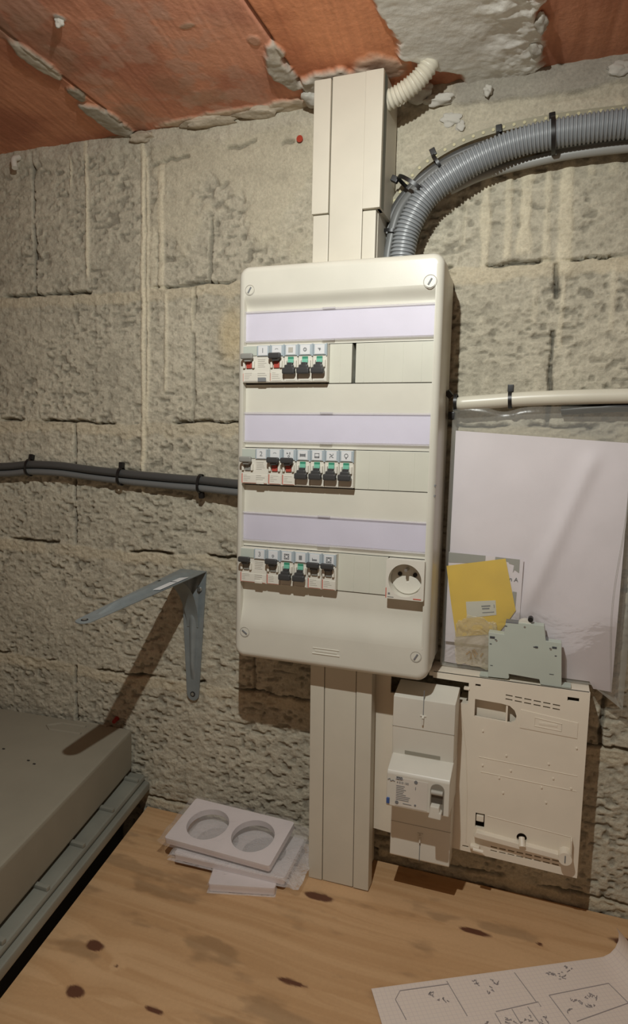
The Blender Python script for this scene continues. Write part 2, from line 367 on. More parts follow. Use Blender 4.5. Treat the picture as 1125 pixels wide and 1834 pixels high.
lumps('mortar_lump',[(-.148,-.252,.731,(.005,.005,.006))],M_plast,ceil,3)
lumps('mortar_lump',[(.20,-.012,.722,(.018,.012,.010)),(.225,-.008,.712,(.02,.008,.007))],M_plast,ceil,4)
lumps('mortar_lump',[(.065,-.03,.726,(.012,.016,.009))],M_plast,ceil,5)
lumps('mortar_lump',[(.285,-.012,.712,(.006,.006,.006)),(.43,-.008,.716,(.012,.006,.008))],M_plast,ceil,6)
lumps('plaster_splash',[(.240,-.001,.690,(.013,.004,.008)),(.252,-.001,.680,(.006,.003,.006))],M_plast,wall,7)
lumps('mortar_lump',[(.347,-.098,.729,(.006,.014,.006)),(.340,-.050,.729,(.007,.012,.006))],M_plast,ceil,8)
lumps('mortar_lump',[(-.21,-.006,.724,(.02,.008,.007)),(-.10,-.01,.728,(.04,.012,.006)),(-.02,-.01,.729,(.03,.012,.006))],M_mortar,ceil,9)

fl=MB().box(-1.5,1.5,-1.6,0.1,-1.08,-1.05).build('floor',M_floor); tag(fl,kind='structure')

# ------------------------------------------------------------------ table
TZ=-.305
tb=thing('pine_table','pale pine tabletop with dark knots below the fuse board, one side angled off the wall','table',(.4,-.4,-1.05))
poly=[(-.201,-.005),(.95,-.005),(.95,-.83),(-.046,-.83)]
MB().prism(poly,'z',TZ-.030,TZ-.0006,bev=.0015).build('tabletop_edge',mat('pine_edge',(176,132,86),.6),tb)
U=np.concatenate([np.arange(0,.62,.0022),np.linspace(.62,1,10)]); V=np.concatenate([np.arange(0,.55,.0022),np.linspace(.55,1,8)])
UU,VV=np.meshgrid(U,V,indexing='ij')
yy=-.005-.825*VV; xl=-.201+.155*VV; xx=xl+(.95-xl)*UU
knots=[(-.087,-.283,.013,.009),(-.065,-.345,.013,.009),(.127,-.108,.021,.008),(.328,-.098,.020,.006),(.147,-.250,.018,.004),(.026,-.335,.012,.004),(-.045,-.30,.003,.002),(.50,-.05,.02,.01),(.40,-.09,.004,.003)]
gy=yy+(fbm(xx,yy,.16,3,601,3)-.5)*.05
dark=np.zeros_like(xx); warp=np.zeros_like(xx)
for i,(kx,ky,rx,ry) in enumerate(knots):
    d=np.sqrt(((xx-kx)/rx)**2+((yy-ky)/ry)**2)+(fbm(xx,yy,.01,2,610+i)-.5)*.5
    dark=np.maximum(dark,1-ss(.75,1.0,d)); warp+=np.sign(yy-ky)*.012*np.exp(-(d/3)**2)
g=vn(xx,gy+warp,.35,.011,620)*.5+vn(xx,gy+warp,.2,.004,621)*.3+vn(xx,gy+warp,.12,.0016,622)*.2
c0=lin((206,168,126)); c3=lin((180,138,94)); t=ss(.3,.75,g)[...,None]; colr=c0*(1-t*.55)+c3*t*.55
colr=colr*(1+(fbm(xx,yy,.14,3,630)[...,None]-.5)*.18)
dirt=ss(.60,.75,fbm(xx,yy,.03,4,640,2.4))*.28; colr=colr*(1-dirt[...,None])
colr=colr*(1-dark[...,None])+lin((98,62,44))*dark[...,None]
grid_mesh('tabletop',U,V,np.stack([xx,yy,np.full_like(xx,TZ)],-1),colr,M_pine,tb).location=(-.4,.4,1.05)
for lx,ly in ((-.10,-.08),(.90,-.08),(.02,-.76),(.90,-.76)): MB().box(lx-.03,lx+.03,ly-.03,ly+.03,-1.05,TZ-.03,.002).build('leg',mat('pine_leg',(170,126,84),.6),tb)

# ------------------------------------------------------------------ storage box and slab at the left
sb=thing('storage_box','translucent grey plastic storage box with ribbed lid in the dark left corner beside the table','storage box',(-.5,-.4,-1.05))
def quad(off,y1=-.78,xl=-.95): # outline whose right edge runs parallel to the table
    return [(-.193+off,-.004),(xl,-.03),(xl,y1),(-.193+off+.1985*(-y1),y1)]
MB().prism(quad(-.004),'z',-.276,-.262,bev=.003).build('lid_rim',M_box,sb)
MB().prism(quad(-.012),'z',-.262,-.252,bev=.004).build('lid',M_box,sb)
rb=MB()
for k in range(9):
    rb=MB(); yk=-.03-.085*k; x0=-.193-.012+.1985*(-yk)
    rb.prism([(x0-.036,yk-.004),(x0-.002,yk-.004),(x0-.002,yk+.003),(x0-.036,yk+.003)],'z',-.253,-.247,bev=.0015)
    rb.build('lid_rib',M_box,sb)
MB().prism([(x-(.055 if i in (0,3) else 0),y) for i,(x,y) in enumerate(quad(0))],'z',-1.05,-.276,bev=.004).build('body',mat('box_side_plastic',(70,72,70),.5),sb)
sl=MB(); P=[(-.228,-.006),(-.52,-.022),(-.95,-.05),(-.95,-.74),(-.066,-.74)]
sl.prism(P,'z',-.2468,-.179,bev=.006); slab=sl.build('grey_slab',M_slab); tag(slab,'thick grey-green slab lying flat on the storage box lid','slab')
rr=MB()
rr.tube([(-.30,-.030,-.1789),(-.345,-.034,-.1789),(-.36,-.05,-.1789),(-.345,-.06,-.1789),(-.29,-.055,-.1789)],.0022,8)
rr.tube([(-.27,-.016,-.1789),(-.33,-.018,-.1789)],.002,8)
rr.build('handle_ridge',M_slab,slab)
cr_=MB()
for x,y in ((-.33,-.215),(-.285,-.16),(-.30,-.155),(-.36,-.14),(-.21,-.33),(-.27,-.30)):
    cr_.box(x-.002,x+.002,y-.0012,y+.0012,-.179,-.178,.0003)
cr_.build('crumb',M_dark,slab)
tag(MB().cyl((-.262,-.0005,-.170),(-.260,-.012,-.171),.004,.003).build('wall_plug',M_redp),'small dark red plug on the wall just above the slab corner','wall plug')
tag(MB().cyl((.039,0,.690),(.039,-.0055,.690),.0035,.0035).cyl((.039,-.0055,.690),(.039,-.0065,.690),.0045,.0045).build('wall_plug',mat('brick_red_plug',(170,60,36),.5)),'small brick red wall plug beside the top of the trunking','wall plug')
tag(MB().tube(smooth_path([(-.437,-.006,.722),(-.437,-.016,.715),(-.432,-.02,.700)],6),.0045,12).build('plastic_stub',M_white),'short white plastic stub at the ceiling edge, top left','plastic stub')

# ------------------------------------------------------------------ shelf bracket
br=thing('shelf_bracket','grey steel shelf bracket screwed to the block wall left of the fuse board','shelf bracket',(-.1205,-.003,.088))
def arm(L,name,M):
    # lies along -Y from the corner, flat face up; local frame then moved by M
    b=MB(); w0,w1=.0220,.0105
    P=[(-w0,-.0005),(w0,-.0005),(w1,-(L-w1))]
    P+=[(w1*math.cos(t),-(L-w1)-w1*math.sin(t)) for t in [math.pi*k/8 for k in range(1,8)]]+[(-w1,-(L-w1))]
    b.prism(P,'z',-.0016,0,bev=.0004,M=M)
    # pressed centre ridge and down-turned flanges
    rows=[]
    for k in range(25):
        t=k/24; y=-.012-t*(L-.045); hw=.010*(1-t)+.004*t; hh=.0055*math.sin(math.pi*min(1,t*6+.12)/2)*(1 if t<.85 else max(0,(1-t)/.15))
        rows.append([Vector((hw*q,y,-.0005+hh*max(0,math.cos(q*math.pi/2))**.8+.0004)) for q in (-1,-.75,-.5,-.25,0,.25,.5,.75,1)])
    t=bmesh.new(); V=[[t.verts.new(p) for p in r] for r in rows]
    for i in range(24):
        for j in range(8): t.faces.new((V[i][j],V[i][j+1],V[i+1][j+1],V[i+1][j]))
    b.add(t,M)
    o=b.build(name,M_galv,br,local=True)
    MB().cyl((0,-(L-w1),-.002),(0,-(L-w1),.0006),.0042,M=M,n=20).build('screw_hole',M_dark,o)
    MB().cyl((0,-(L-w1),-.001),(0,-(L-w1),.0012),.0026,M=M,n=16).build('screw',M_steel,o)
    return o
arm(.262,'shelf_arm',Matrix.Rotation(math.radians(4),4,'X'))
arm(.205,'wall_arm',Matrix.Translation((0,-.0005,0))@Matrix.Rotation(math.radians(90),4,'X'))
# folded gusset in the inner corner
b=MB(); rows=[]
for k in range(13):
    t=k/12; y=-.002-.075*(1-t)**1.6; z=-.003-.085*t**1.6
    rows.append([Vector((hw,y+(.001 if abs(hw)>.012 else -.0),z)) for hw in (-.016*(1-.4*t),-.006,0,.006,.016*(1-.4*t))])
b.grid(rows); b.build('gusset',M_galv,br,local=True)
MB().cyl((.012,-.003,-.028),(.012,-.006,-.028),.004,.003).cyl((-.012,-.003,-.045),(-.012,-.006,-.045),.004,.003).build('rivet',M_steel,br,local=True)
MB().prism([(.002,-.055),(.014,-.045),(.0115,-.115),(.000,-.12)],'z',.0004,.0009,M=Matrix.Rotation(math.radians(4),4,'X')@Matrix.Translation((.0035,0,.0006))).build('sticker',M_card,br,local=True)

# ------------------------------------------------------------------ trunking
tk=thing('cable_trunking','white plastic cable trunking rising from the top of the fuse board to the ceiling','cable trunking',(.127,0,.49))
MB().box(.0875,.1675,-.066,-.005,.49,.721,.001).build('base_channel',M_trunk,tk)
MB().box(.0862,.1068,-.075,-.06,.49,.5635,.0012).build('side_strip',M_trunk,tk)
MB().box(.0845,.1062,-.077,-.058,.5645,.722,.0012).build('side_strip',M_trunk,tk)
MB().box(.1072,.1495,-.0745,-.06,.49,.724,.0012).build('cover_strip',M_trunk,tk)
MB().box(.1500,.1668,-.075,-.058,.49,.5635,.0012).build('side_strip',M_trunk,tk)
MB().box(.1500,.1722,-.079,-.058,.5645,.722,.0012).build('side_strip',M_trunk,tk)
MB().box(.1665,.1722,-.074,-.005,.5645,.722,.001).build('side_wall',M_trunk,tk)
tl=thing('cable_trunking','white plastic cable trunking standing on the table under the fuse board','cable trunking',(.1437,0,TZ+.0008))
tl.rotation_euler=(0,-math.radians(.8),0)
MB().box(-.041,.031,-.066,-.005,0,.3035,.001).build('base_channel',M_trunk,tl,local=True)
MB().box(-.0426,-.0232,-.076,-.06,0,.3035,.0012).build('side_strip',M_trunk,tl,local=True)
MB().box(-.0226,.0200,-.0752,-.06,0,.3035,.0012).build('cover_strip',M_trunk,tl,local=True)
MB().box(.0206,.0416,-.076,-.057,0,.3035,.0012).build('side_strip',M_trunk,tl,local=True)

# ------------------------------------------------------------------ distribution board
W,H,D=.2565,.5,.1076
db=thing('distribution_board','tall white three-row fuse board mounted on the block wall','fuse board',(W/2,0,0))
MB().prism(rrect(.004,W-.004,.004,H-.004,.008),'y',-.040,-.004,bev=.0015).build('back_box',M_shell,db)
OP=[(.3545,.4030),(.2270,.2755),(.0995,.1480)]
def cover():
    bm=bmesh.new(); loops=[]
    for ins,y in ((.0025,-.040),(.0015,-.060),(0,-.075),(0,-.099),(.0007,-.1025),(.0025,-.1053),(.0052,-.1071),(.0085,-D)):
        P=rrect(ins,W-ins,ins,H-ins,.0135-ins,7); loops.append([bm.verts.new((p[0],y,p[1])) for p in P])
    n=len(loops[0])
    for a,b in zip(loops[:-1],loops[1:]):
        for i in range(n): bm.faces.new((a[i],a[(i+1)%n],b[(i+1)%n],b[i]))
    x0,x1,z0,z1=.0092,.2500,.040,.464
    # side rails between the rounded rim and the recess
    def sz(z): 
        a=min(1,max(0,(z1-z)/.016)); b=min(1,max(0,(z-z0)/.040)); f=lambda t:t*t*(3-2*t); return f(a)*f(b)
    xs=[x0,x0+.0006,x0+.0012]+[.0125,.03,.06,.1,.15,.2,.2480]+[x1-.0012,x1-.0006,x1]
    xs=[.0092,.0094,.0096,.03,.06,.1,.15,.2,.2496,.2498,.2500]
    zs=sorted(set([round(z0+.04*k/12,5) for k in range(13)]+[round(z1-.016*k/8,5) for k in range(9)]+[v for o in OP for v in o]+[.2,.21,.32,.33]))
    V=[[bm.verts.new((x,-D+.0075*sz(z)*(0 if i in (0,len(xs)-1) else (.5 if i in (1,len(xs)-2) else 1)),z)) for z in zs] for i,x in enumerate(xs)]
    for i in range(len(xs)-1):
        for j in range(len(zs)-1):
            zc=(zs[j]+zs[j+1])/2
            if any(a<zc<b for a,b in OP) and 2<=i<len(xs)-3: continue
            bm.faces.new((V[i][j],V[i+1][j],V[i+1][j+1],V[i][j+1]))
    L=loops[-1]; cl=[(min(x1,max(x0,v.co.x)),min(z1,max(z0,v.co.z))) for v in L]; cv={}
    for c in cl:
        if c not in cv: cv[c]=bm.verts.new((c[0],-D,c[1]))
    for i in range(n):
        a,b_,c,d=L[i],L[(i+1)%n],cv[cl[(i+1)%n]],cv[cl[i]]
        if c is d: bm.faces.new((a,b_,c))
        else: bm.faces.new((a,b_,c,d))
    m=MB(); m.bm.free(); m.bm=bm; return m
cov=cover().build('front_cover',M_shell,db,ang=28)
# lining behind the openings
for a,b in OP: MB().box(.0085,.2505,-.052,-.048,a-.003,b+.003).build('inner_rail',M_dark,db)
for a,b in ((.0095,.0085),):
    pass
STR=[(.4085,.4430),(.2835,.3178),(.1565,.1908)]
for z0,z1 in STR:
    s=MB().box(.0085,.2480,-.1018,-.0995,z0,z1,.0005).build('label_strip',M_lilac,db)
    MB().box(.0072,.2492,-.1032,-.1022,z0-.0012,z1+.0012,.0004).build('clear_cover',M_film,s).location=(0,0,0)
    r=MB(); r.tube([(.0072,-.1035,z0-.0008),(.2492,-.1035,z0-.0008)],.0011,10); r.tube([(.0072,-.1035,z1+.0008),(.2492,-.1035,z1+.0008)],.0011,10)
    r.box(.0066,.0080,-.1045,-.0998,z0-.001,z1+.001,.0004); r.box(.2485,.2499,-.1045,-.0998,z0-.001,z1+.001,.0004)
    r.box(.112,.128,-.1052,-.1025,z1+.0004,z1+.0024,.0005); r.box(.112,.128,-.1052,-.1025,z0-.0024,z0-.0004,.0005)
    r.build('clear_rim',clear('clear_rim_plastic',.35,(226,222,228),.08),s)
def blank(x0,x1,row,ribs):
    a,b=OP[row]; o=MB().box(x0,x1,-.1015,-.085,a+.0008,b-.0008,.0006)
    for k in ribs: o.box(k-.0004,k+.0004,-.1019,-.1010,a+.002,b-.002)
    return o.build('blanking_plate',M_shell2,db)
blank(.1215,.1498,0,[.135]); blank(.1545,.2492,0,[.165,.189,.212,.234]); blank(.1575,.2492,1,[.175,.2,.23]); blank(.1385,.2028,2,[.16,.18])
MB().box(.1500,.1542,-.084,-.080,.3545,.4030).build('open_slot',M_dark,db)
MB().box(.1503,.1540,-.0860,-.083,.362,.372).box(.1503,.1540,-.0860,-.083,.385,.389).build('slot_clip',M_cable2,db)
for i,(x,z,R,a) in enumerate(((.0165,.4700,.0062,60),(.2415,.4672,.0075,60),(.0160,.0345,.0065,-35),(.2420,.0305,.0065,60))):
    s=MB().cyl((x,-D+.002,z),(x,-D-.0006,z),R*.9,R*.86,28).build('cover_screw',M_shell,db)
    ring=MB(); ring.tube([Vector((x+R*math.cos(t),-D-.0002,z+R*math.sin(t))) for t in [2*math.pi*k/28 for k in range(29)]],.0004,6,cap=False); ring.build('screw_collar',M_inkl,s)
    MB().box(-.0040,.0040,-.0010,0,-.0009,.0009,M=Matrix.Translation((x,-D-.0004,z))@Matrix.Rotation(-math.radians(a),4,'Y')).build('screw_slot',M_ink,s)
MB().tube([(.1110,-D,.0255),(.1460,-D,.0255)],.0007,8).tube([(.1105,-D,.0185),(.1465,-D,.0185)],.0009,8).box(.114,.143,-D-.0005,-D+.001,.0208,.0230,.0004).build('embossed_mark',M_shell,db)
MB().cyl((.2553,-.100,.236),(.2553,-.104,.236),.0012).cyl((.2553,-.100,.224),(.2553,-.104,.224),.0012).build('moulding_dot',M_ink,db)

# ------------------------------------------------------------------ breakers
MW=.01865; X0=.0098; ROWTOP=[.4020,.2745,.1470]
MW=(.2492-.0098)/12.85
def icon(b,kind,cx,cz,y):
    t=.0004
    def q(x0,x1,z0,z1): b.box(cx+x0,cx+x1,y-t,y,cz+z0,cz+z1)
    def ring(r,wd=.0005,cx2=0,cz2=0): b.tube([Vector((cx+cx2+r*math.cos(a),y-.0001,cz+cz2+r*math.sin(a))) for a in [2*math.pi*k/20 for k in range(21)]],wd,6,cap=False)
    if kind=='grid':
        q(-.0030,.0030,-.0030,.0030)
    elif kind=='plug': ring(.0019); q(-.0003,.0003,-.001,.001)
    elif kind=='arrow': q(-.002,.0015,.0006,.0014); q(0,.0007,-.002,.0006); q(-.001,.0017,-.0006,0)
    elif kind=='bulb': ring(.0022,.00045,0,.0006); q(-.0009,.0009,-.0032,-.0021)
    elif kind=='fan':
        for k in range(4):
            a=k*math.pi/2+.4; b.tube([Vector((cx,y-.0001,cz)),Vector((cx+.0018*math.cos(a),y-.0001,cz+.0018*math.sin(a))),Vector((cx+.0034*math.cos(a+.5),y-.0001,cz+.0034*math.sin(a+.5)))],.00045,6)
    elif kind=='heater':
        q(-.0034,.0034,-.0015,.0015); q(-.0036,-.003,-.0022,.002); q(.003,.0036,-.0022,.002)
    elif kind=='stove':
        q(-.0030,.0030,.0022,.0028); q(-.0030,-.0024,-.0030,.0028); q(.0024,.0030,-.0030,.0028); q(-.003,.003,-.003,-.0010)
    elif kind=='washing':
        q(-.0026,-.0004,.0012,.0018); q(.0010,.0022,.0004,.0032); ring(.0011,.0004,.0002,-.0018); q(-.0024,-.0016,.001,.003)
    elif kind=='socket':
        q(-.0034,.0034,.0026,.0034); q(-.0034,.0034,-.0034,-.0026); q(-.0034,-.0026,-.003,.003); q(.0026,.0034,-.003,.003); ring(.0021,.0004)
    elif kind=='panel': q(-.0020,.0020,-.0026,.0026)
    elif kind=='dash': q(-.0032,.0032,-.0024,-.0006); q(-.0032,-.0026,-.0006,.0010)
    elif kind=='lightbulb_small': ring(.0012,.0004,0,-.0006); q(-.0003,.0003,-.003,-.0018)
    elif kind=='arc': b.tube([Vector((cx+.003*math.cos(a),y-.0001,cz-.001+.003*math.sin(a))) for a in [math.pi*k/8 for k in range(2,7)]],.0003,6)
def breaker(slot,row,wmod,up,ic,label,group,grey=False,red=True,digit=None,yoff=0):
    x0=X0+slot*MW; wd=wmod*MW-.0003; zt=ROWTOP[row]; HH=.0456
    r=thing('circuit_breaker' if wmod==1 else 'residual_current_switch',label,'circuit breaker',(x0,-.110,zt),group)
    L=dict(local=True)
    b=MB(); b.box(0,wd,-.0005+yoff,.052,-HH,0,.0006)
    b.box(.0006,wd-.0006,-.0012+yoff,.002,-HH+.0008,-.0335,.0005)   # lower printed pad
    body=b.build('body',M_white,r,**L)
    cx=MW/2-.0002
    # label window
    lx=wd-MW+.0003 if wmod==2 else 0
    fr=MB().box(lx+.0012,wd-.0008,-.0024+yoff,.001,-.0138,-.0009,.0006).build('label_frame',M_frame,r,**L)
    if wmod==2: MB().box(.0008,lx+.0008,-.0018+yoff,.001,-.0130,-.0012,.0005).build('cover_plate',M_loose,r,**L)
    lcx=(lx+wd)/2+.0002
    MB().box(lcx-.0063,lcx+.0063,-.0030+yoff,-.002+yoff,-.0130,-.0016,.0004).build('label_card',M_card,fr,**L)
    if digit: text_mesh(digit,.0085,Matrix.Translation((lcx,-.0032+yoff,-.0073)),'label_digit',M_ink,fr,True,.0001)
    else:
        m=MB(); icon(m,ic,lcx,-.0072,-.0030+yoff); m.build('label_symbol',M_ink if ic!='grid' else M_inkl,fr,**L)
    if wmod==1:
        m=MB().box(-.0001,.0009,-.0022+yoff,.001,-.0150,-.0002).box(wd-.0009,wd+.0001,-.0022+yoff,.001,-.0150,-.0002); m.build('label_clip',M_frame,r,**L)
    # toggle well
    MB().box(cx-.0041,cx+.0041,-.0009+yoff,.001,-.0290,-.0148).build('toggle_well',M_togg if up else M_white,r,**L)
    if up:
        tm=M_togg if grey else M_tog
        t=MB().box(cx-.0082,cx+.0082,-.0112+yoff,-.0062+yoff,-.0180,-.0108,.0018,3); t.box(cx-.0042,cx+.0042,-.0085+yoff,0,-.0208,-.0140,.0010)
        t.build('toggle',tm,r,**L)
        MB().box(cx-.0037,cx+.0037,-.0026+yoff,0,-.0285,-.0205,.0006).build('red_indicator',M_red if red else M_togg,r,**L)
    else:
        t=MB().box(cx-.0082,cx+.0082,-.0108+yoff,-.0045+yoff,-.0368,-.0290,.0018,3); t.box(cx-.0056,cx+.0056,-.0092+yoff,-.0030+yoff,-.0320,-.0255,.0014)
        t.box(cx-.0034,cx+.0034,-.0060+yoff,0,-.0285,-.0225,.0008)
        t.build('toggle',M_tog,r,**L)
        MB().box(cx-.0037,cx+.0037,-.0020+yoff,0,-.0180,-.0152,.0003).build('green_indicator',M_green,r,**L)
        MB().box(cx-.0037,cx+.0037,-.0026+yoff,0,-.0228,-.0180,.0005).build('green_indicator',M_greenl,r,**L)
    # cheeks beside the toggle
    c=MB()
    for q in (cx-.0062,cx+.0062): c.box(q-.0016,q+.0016,-.0040+yoff,0,-.0285,-.0195,.0009)
    c.build('cheek',M_white,r,**L)
    ink=MB(); rn=random.Random(slot*7+row)
    if up:
        for k in range(4): ink.box(.0030,.0030+rn.uniform(.004,.011),-.0014+yoff,-.0010+yoff,-.0345-.0022*k,-.0340-.0022*k)
    ink.box(.003,wd-.003,-.0014+yoff,-.001+yoff,-.0440,-.0436)
    if wmod==2:
        for k in range(5): ink.box(lx+.002,lx+rn.uniform(.009,.015),-.0008+yoff,-.0004+yoff,-.0180-.0022*k,-.0175-.0022*k)
        for k in range(3): ink.box(lx+.002,lx+rn.uniform(.009,.015),-.0014+yoff,-.0010+yoff,-.0350-.0026*k,-.0342-.0026*k)
    ink.build('fine_print',M_inkl,r,**L)
    if up and row>0: MB().box(.0008,.0018,-.0015+yoff,-.0010+yoff,-.0440,-.0325).box(.0018,wd-.001,-.0015+yoff,-.0010+yoff,-.0444,-.0441).build('red_print',M_redl,r,**L)
    elif up: MB().box(.0008,.0012,-.0015+yoff,-.0010+yoff,-.0440,-.0345).build('red_print',M_redl,r,**L)
    if wmod==2 and row==0: MB().box(.0215,.0325,-.0030,-.001,-.0450,-.0400,.0006).build('test_button',M_ink,r,**L)
    if wmod==2 and row>0: MB().box(.0215,.0320,-.0030,-.001,-.0452,-.0415,.0006).build('test_button',M_white,r,**L)
    return r
G='circuit breakers in the three-row fuse board'
breaker(0,0,2,True,None,'double-width switch with grey lever at left end of the top row',G,grey=True,digit='1')
breaker(2,0,1,True,'arc','breaker with black lever up, red below, in the top row',G)
breaker(3,0,1,False,'grid','top-row breaker with lever down and grey square on its label',G)
breaker(4,0,1,False,'plug','top-row breaker with lever down and small ring symbol, middle of three',G)
breaker(5,0,1,False,'arrow','last breaker at right end of the top row, lever down',G)
breaker(0,1,2,True,None,'double-width switch labelled 2 at left end of the middle row',G,grey=True,red=False,digit='2')
breaker(2,1,1,True,'arc','middle-row breaker with black lever up, right beside the switch labelled 2',G)
breaker(3,1,1,True,'washing','middle-row breaker with black lever up and small appliance symbols',G)
breaker(4,1,1,False,'heater','middle-row breaker with lever down and wide heater symbol',G)
breaker(5,1,1,False,'stove','middle-row breaker with lever down and framed stove symbol',G)
breaker(6,1,1,False,'fan','middle-row breaker with lever down and fan symbol',G)
breaker(7,1,1,False,'bulb','last breaker of the middle row, lever down, with bulb symbol',G)
breaker(0,2,2,True,None,'double-width switch labelled 3 at left end of the bottom row',G,grey=False,red=False,digit='3')
breaker(2,2,1,True,'lightbulb_small','bottom-row breaker with black lever up, right beside the switch labelled 3',G,red=False)
breaker(3,2,1,False,'socket','bottom-row breaker with lever down and square socket symbol',G)
breaker(4,2,1,False,'panel','bottom-row breaker with lever down and small grey block symbol',G)
breaker(5,2,1,True,'dash','bottom-row breaker with black lever up and low bar symbol',G,red=False)
breaker(6,2,1,True,'socket','last breaker of the bottom row, black lever up, socket symbol',G,red=False)

# modular socket
so=thing('power_socket','white round-faced power socket at right end of the bottom row of the fuse board','power socket',(.2263,-.1,.122))
def holed(x0,x1,z0,z1,holes,y0,y1,corner=.0015):
    bm=bmesh.new(); P=rrect(x0,x1,z0,z1,corner,3); rings=[P]+holes; fr=[];bk=[]
    for R in rings:
        a=[bm.verts.new((p[0],y0,p[1])) for p in R]; c=[bm.verts.new((p[0],y1,p[1])) for p in R]; n=len(R)
        for i in range(n): bm.faces.new((a[i],a[(i+1)%n],c[(i+1)%n],c[i]))
        fr+=[bm.edges.get((a[i],a[(i+1)%n])) for i in range(n)]; bk+=[bm.edges.get((c[i],c[(i+1)%n])) for i in range(n)]
    bmesh.ops.triangle_fill(bm,use_beauty=True,edges=fr); bmesh.ops.triangle_fill(bm,use_beauty=True,edges=bk)
    m=MB(); m.bm.free(); m.bm=bm; return m
cx,cz=.2263,.1225
holed(.2034,.2492,.0995,.1470,[circ(cx,cz,.0198,40)],-.1135,-.094).build('face_plate',M_white,so)
MB().cyl((cx,-.0975,cz),(cx,-.0945,cz),.0196,n=40).build('socket_well',M_white,so)
lens=MB()  # raised plate shaped as the well's lit lower part, notched for the pin's shadow
MB().prism([(cx+.0185*math.cos(a),cz+.0185*math.sin(a)) for a in [math.radians(v) for v in range(200,341,7)]]+[(cx+.012,cz+.001),(cx+.004,cz+.0035),(cx+.002,cz+.003),(cx+.002,cz-.004),(cx-.001,cz-.004),(cx-.001,cz+.003),(cx-.006,cz+.003),(cx-.013,cz-.001)],'y',-.0990,-.0972,bev=.0004).build('lit_area_plate',M_white,so)
MB().cyl((cx,-.095,cz+.0118),(cx,-.110,cz+.0118),.0022,.0018,16).build('earth_pin',M_steel,so)
MB().cyl((cx-.0092,-.0992,cz+.0052),(cx-.0092,-.097,cz+.0052),.0026).cyl((cx+.0092,-.0992,cz+.0052),(cx+.0092,-.097,cz+.0052),.0026).build('pin_hole',M_dark,so)
MB().box(.2036,.2046,-.1139,-.1133,.1005,.1125).box(.2370,.2465,-.1139,-.1133,.1010,.1022).build('red_print',M_redl,so)
MB().box(.206,.2135,-.1138,-.1133,.1013,.1020).box(.2065,.2090,-.1138,-.1133,.1045,.1068,.0004).build('fine_print',M_ink,so)

# ------------------------------------------------------------------ white conduit at the ceiling
wp=resample(smooth_path([(.166,-.052,.697),(.180,-.055,.699),(.198,-.058,.706),(.212,-.06,.715),(.222,-.062,.726),(.224,-.062,.735)],16),.0009)
N=len(wp)
tag(MB().tube(wp,.0105,20,rf=lambda i:.0108+.0009*math.sin(i*2*math.pi/5.2)).build('corrugated_conduit',M_wcond),'short curved white corrugated conduit between the trunking and the ceiling plaster','conduit')

# ------------------------------------------------------------------ big grey conduit, its cable, strap and ties
gp=smooth_path([(.192,-.040,.488),(.1935,-.040,.522),(.2015,-.040,.555),(.2245,-.040,.5895),(.2760,-.040,.620),(.333,-.040,.6365),(.404,-.040,.641),(.47,-.040,.640),(.60,-.040,.636)],20)
gp=resample(gp,.0009)
def rib_r(i):
    s=(i*.0009/.0045)%1; return .0158 if s<.5 else (.0139 if .58<s<.92 else .0150)
tag(MB().tube(gp,.0155,28,rf=rib_r).build('corrugated_conduit',M_cond),'thick grey corrugated conduit curving from the fuse board top to the right edge','conduit')
c1=smooth_path([(.1715,-.030,.49),(.1732,-.030,.527),(.1830,-.028,.572),(.2040,-.021,.603),(.240,-.017,.629),(.290,-.012,.643),(.335,-.010,.640),(.40,-.010,.640),(.6,-.010,.636)],10)
tag(MB().tube(c1,.0062,14).build('cable',M_cable2),'dark grey cable hugging the outer side of the corrugated conduit','cable')
c2=smooth_path([(.1615,-.020,.49),(.1640,-.020,.527),(.1740,-.018,.578),(.2010,-.012,.614),(.245,-.010,.640),(.29,-.008,.652),(.34,-.008,.652),(.6,-.008,.646)],10)
tag(MB().tube(c2,.0052,12).build('cable',M_cable),'thinner dark cable between the corrugated conduit and the perforated strap','cable')
c3=smooth_path([(.245,-.014,.600),(.285,-.016,.613),(.34,-.018,.6205),(.39,-.020,.6240),(.46,-.020,.6235),(.6,-.020,.619)],10)
tag(MB().tube(c3,.0060,14).build('cable',mat('pale_grey_cable',(150,150,146),.4)),'pale grey smooth cable along the underside of the corrugated conduit','cable')
sp=resample(smooth_path([(.1585,-.012,.50),(.1605,-.012,.5305),(.1705,-.012,.5848),(.190,-.012,.615),(.2125,-.012,.6360),(.252,-.012,.655),(.2985,-.012,.6655),(.3615,-.012,.6700),(.4416,-.012,.6695),(.60,-.012,.667)],20),.003)
st_=thing('fixing_strap','flat beige perforated fixing strap arching above the grey corrugated conduit','fixing strap',(.30,-.0,.66))
b=MB(); rows=[]
for i,p in enumerate(sp):
    d=(sp[min(i+1,len(sp)-1)]-sp[max(i-1,0)]).normalized(); nn=Vector((-d.z,0,d.x))
    rows.append([p+nn*q+Vector((0,e,0)) for q,e in ((-.0042,0),(.0042,0),(.0042,-.0012),(-.0042,-.0012),(-.0042,0))])
b.grid(rows); b.build('band',M_beige,st_)
b=MB()
for p in sp[::4]: b.cyl((p.x,-.0142,p.z),(p.x,-.0125,p.z),.0019,.0015,10)
tag(b.build('hole_row',M_dot,st_),kind='stuff')
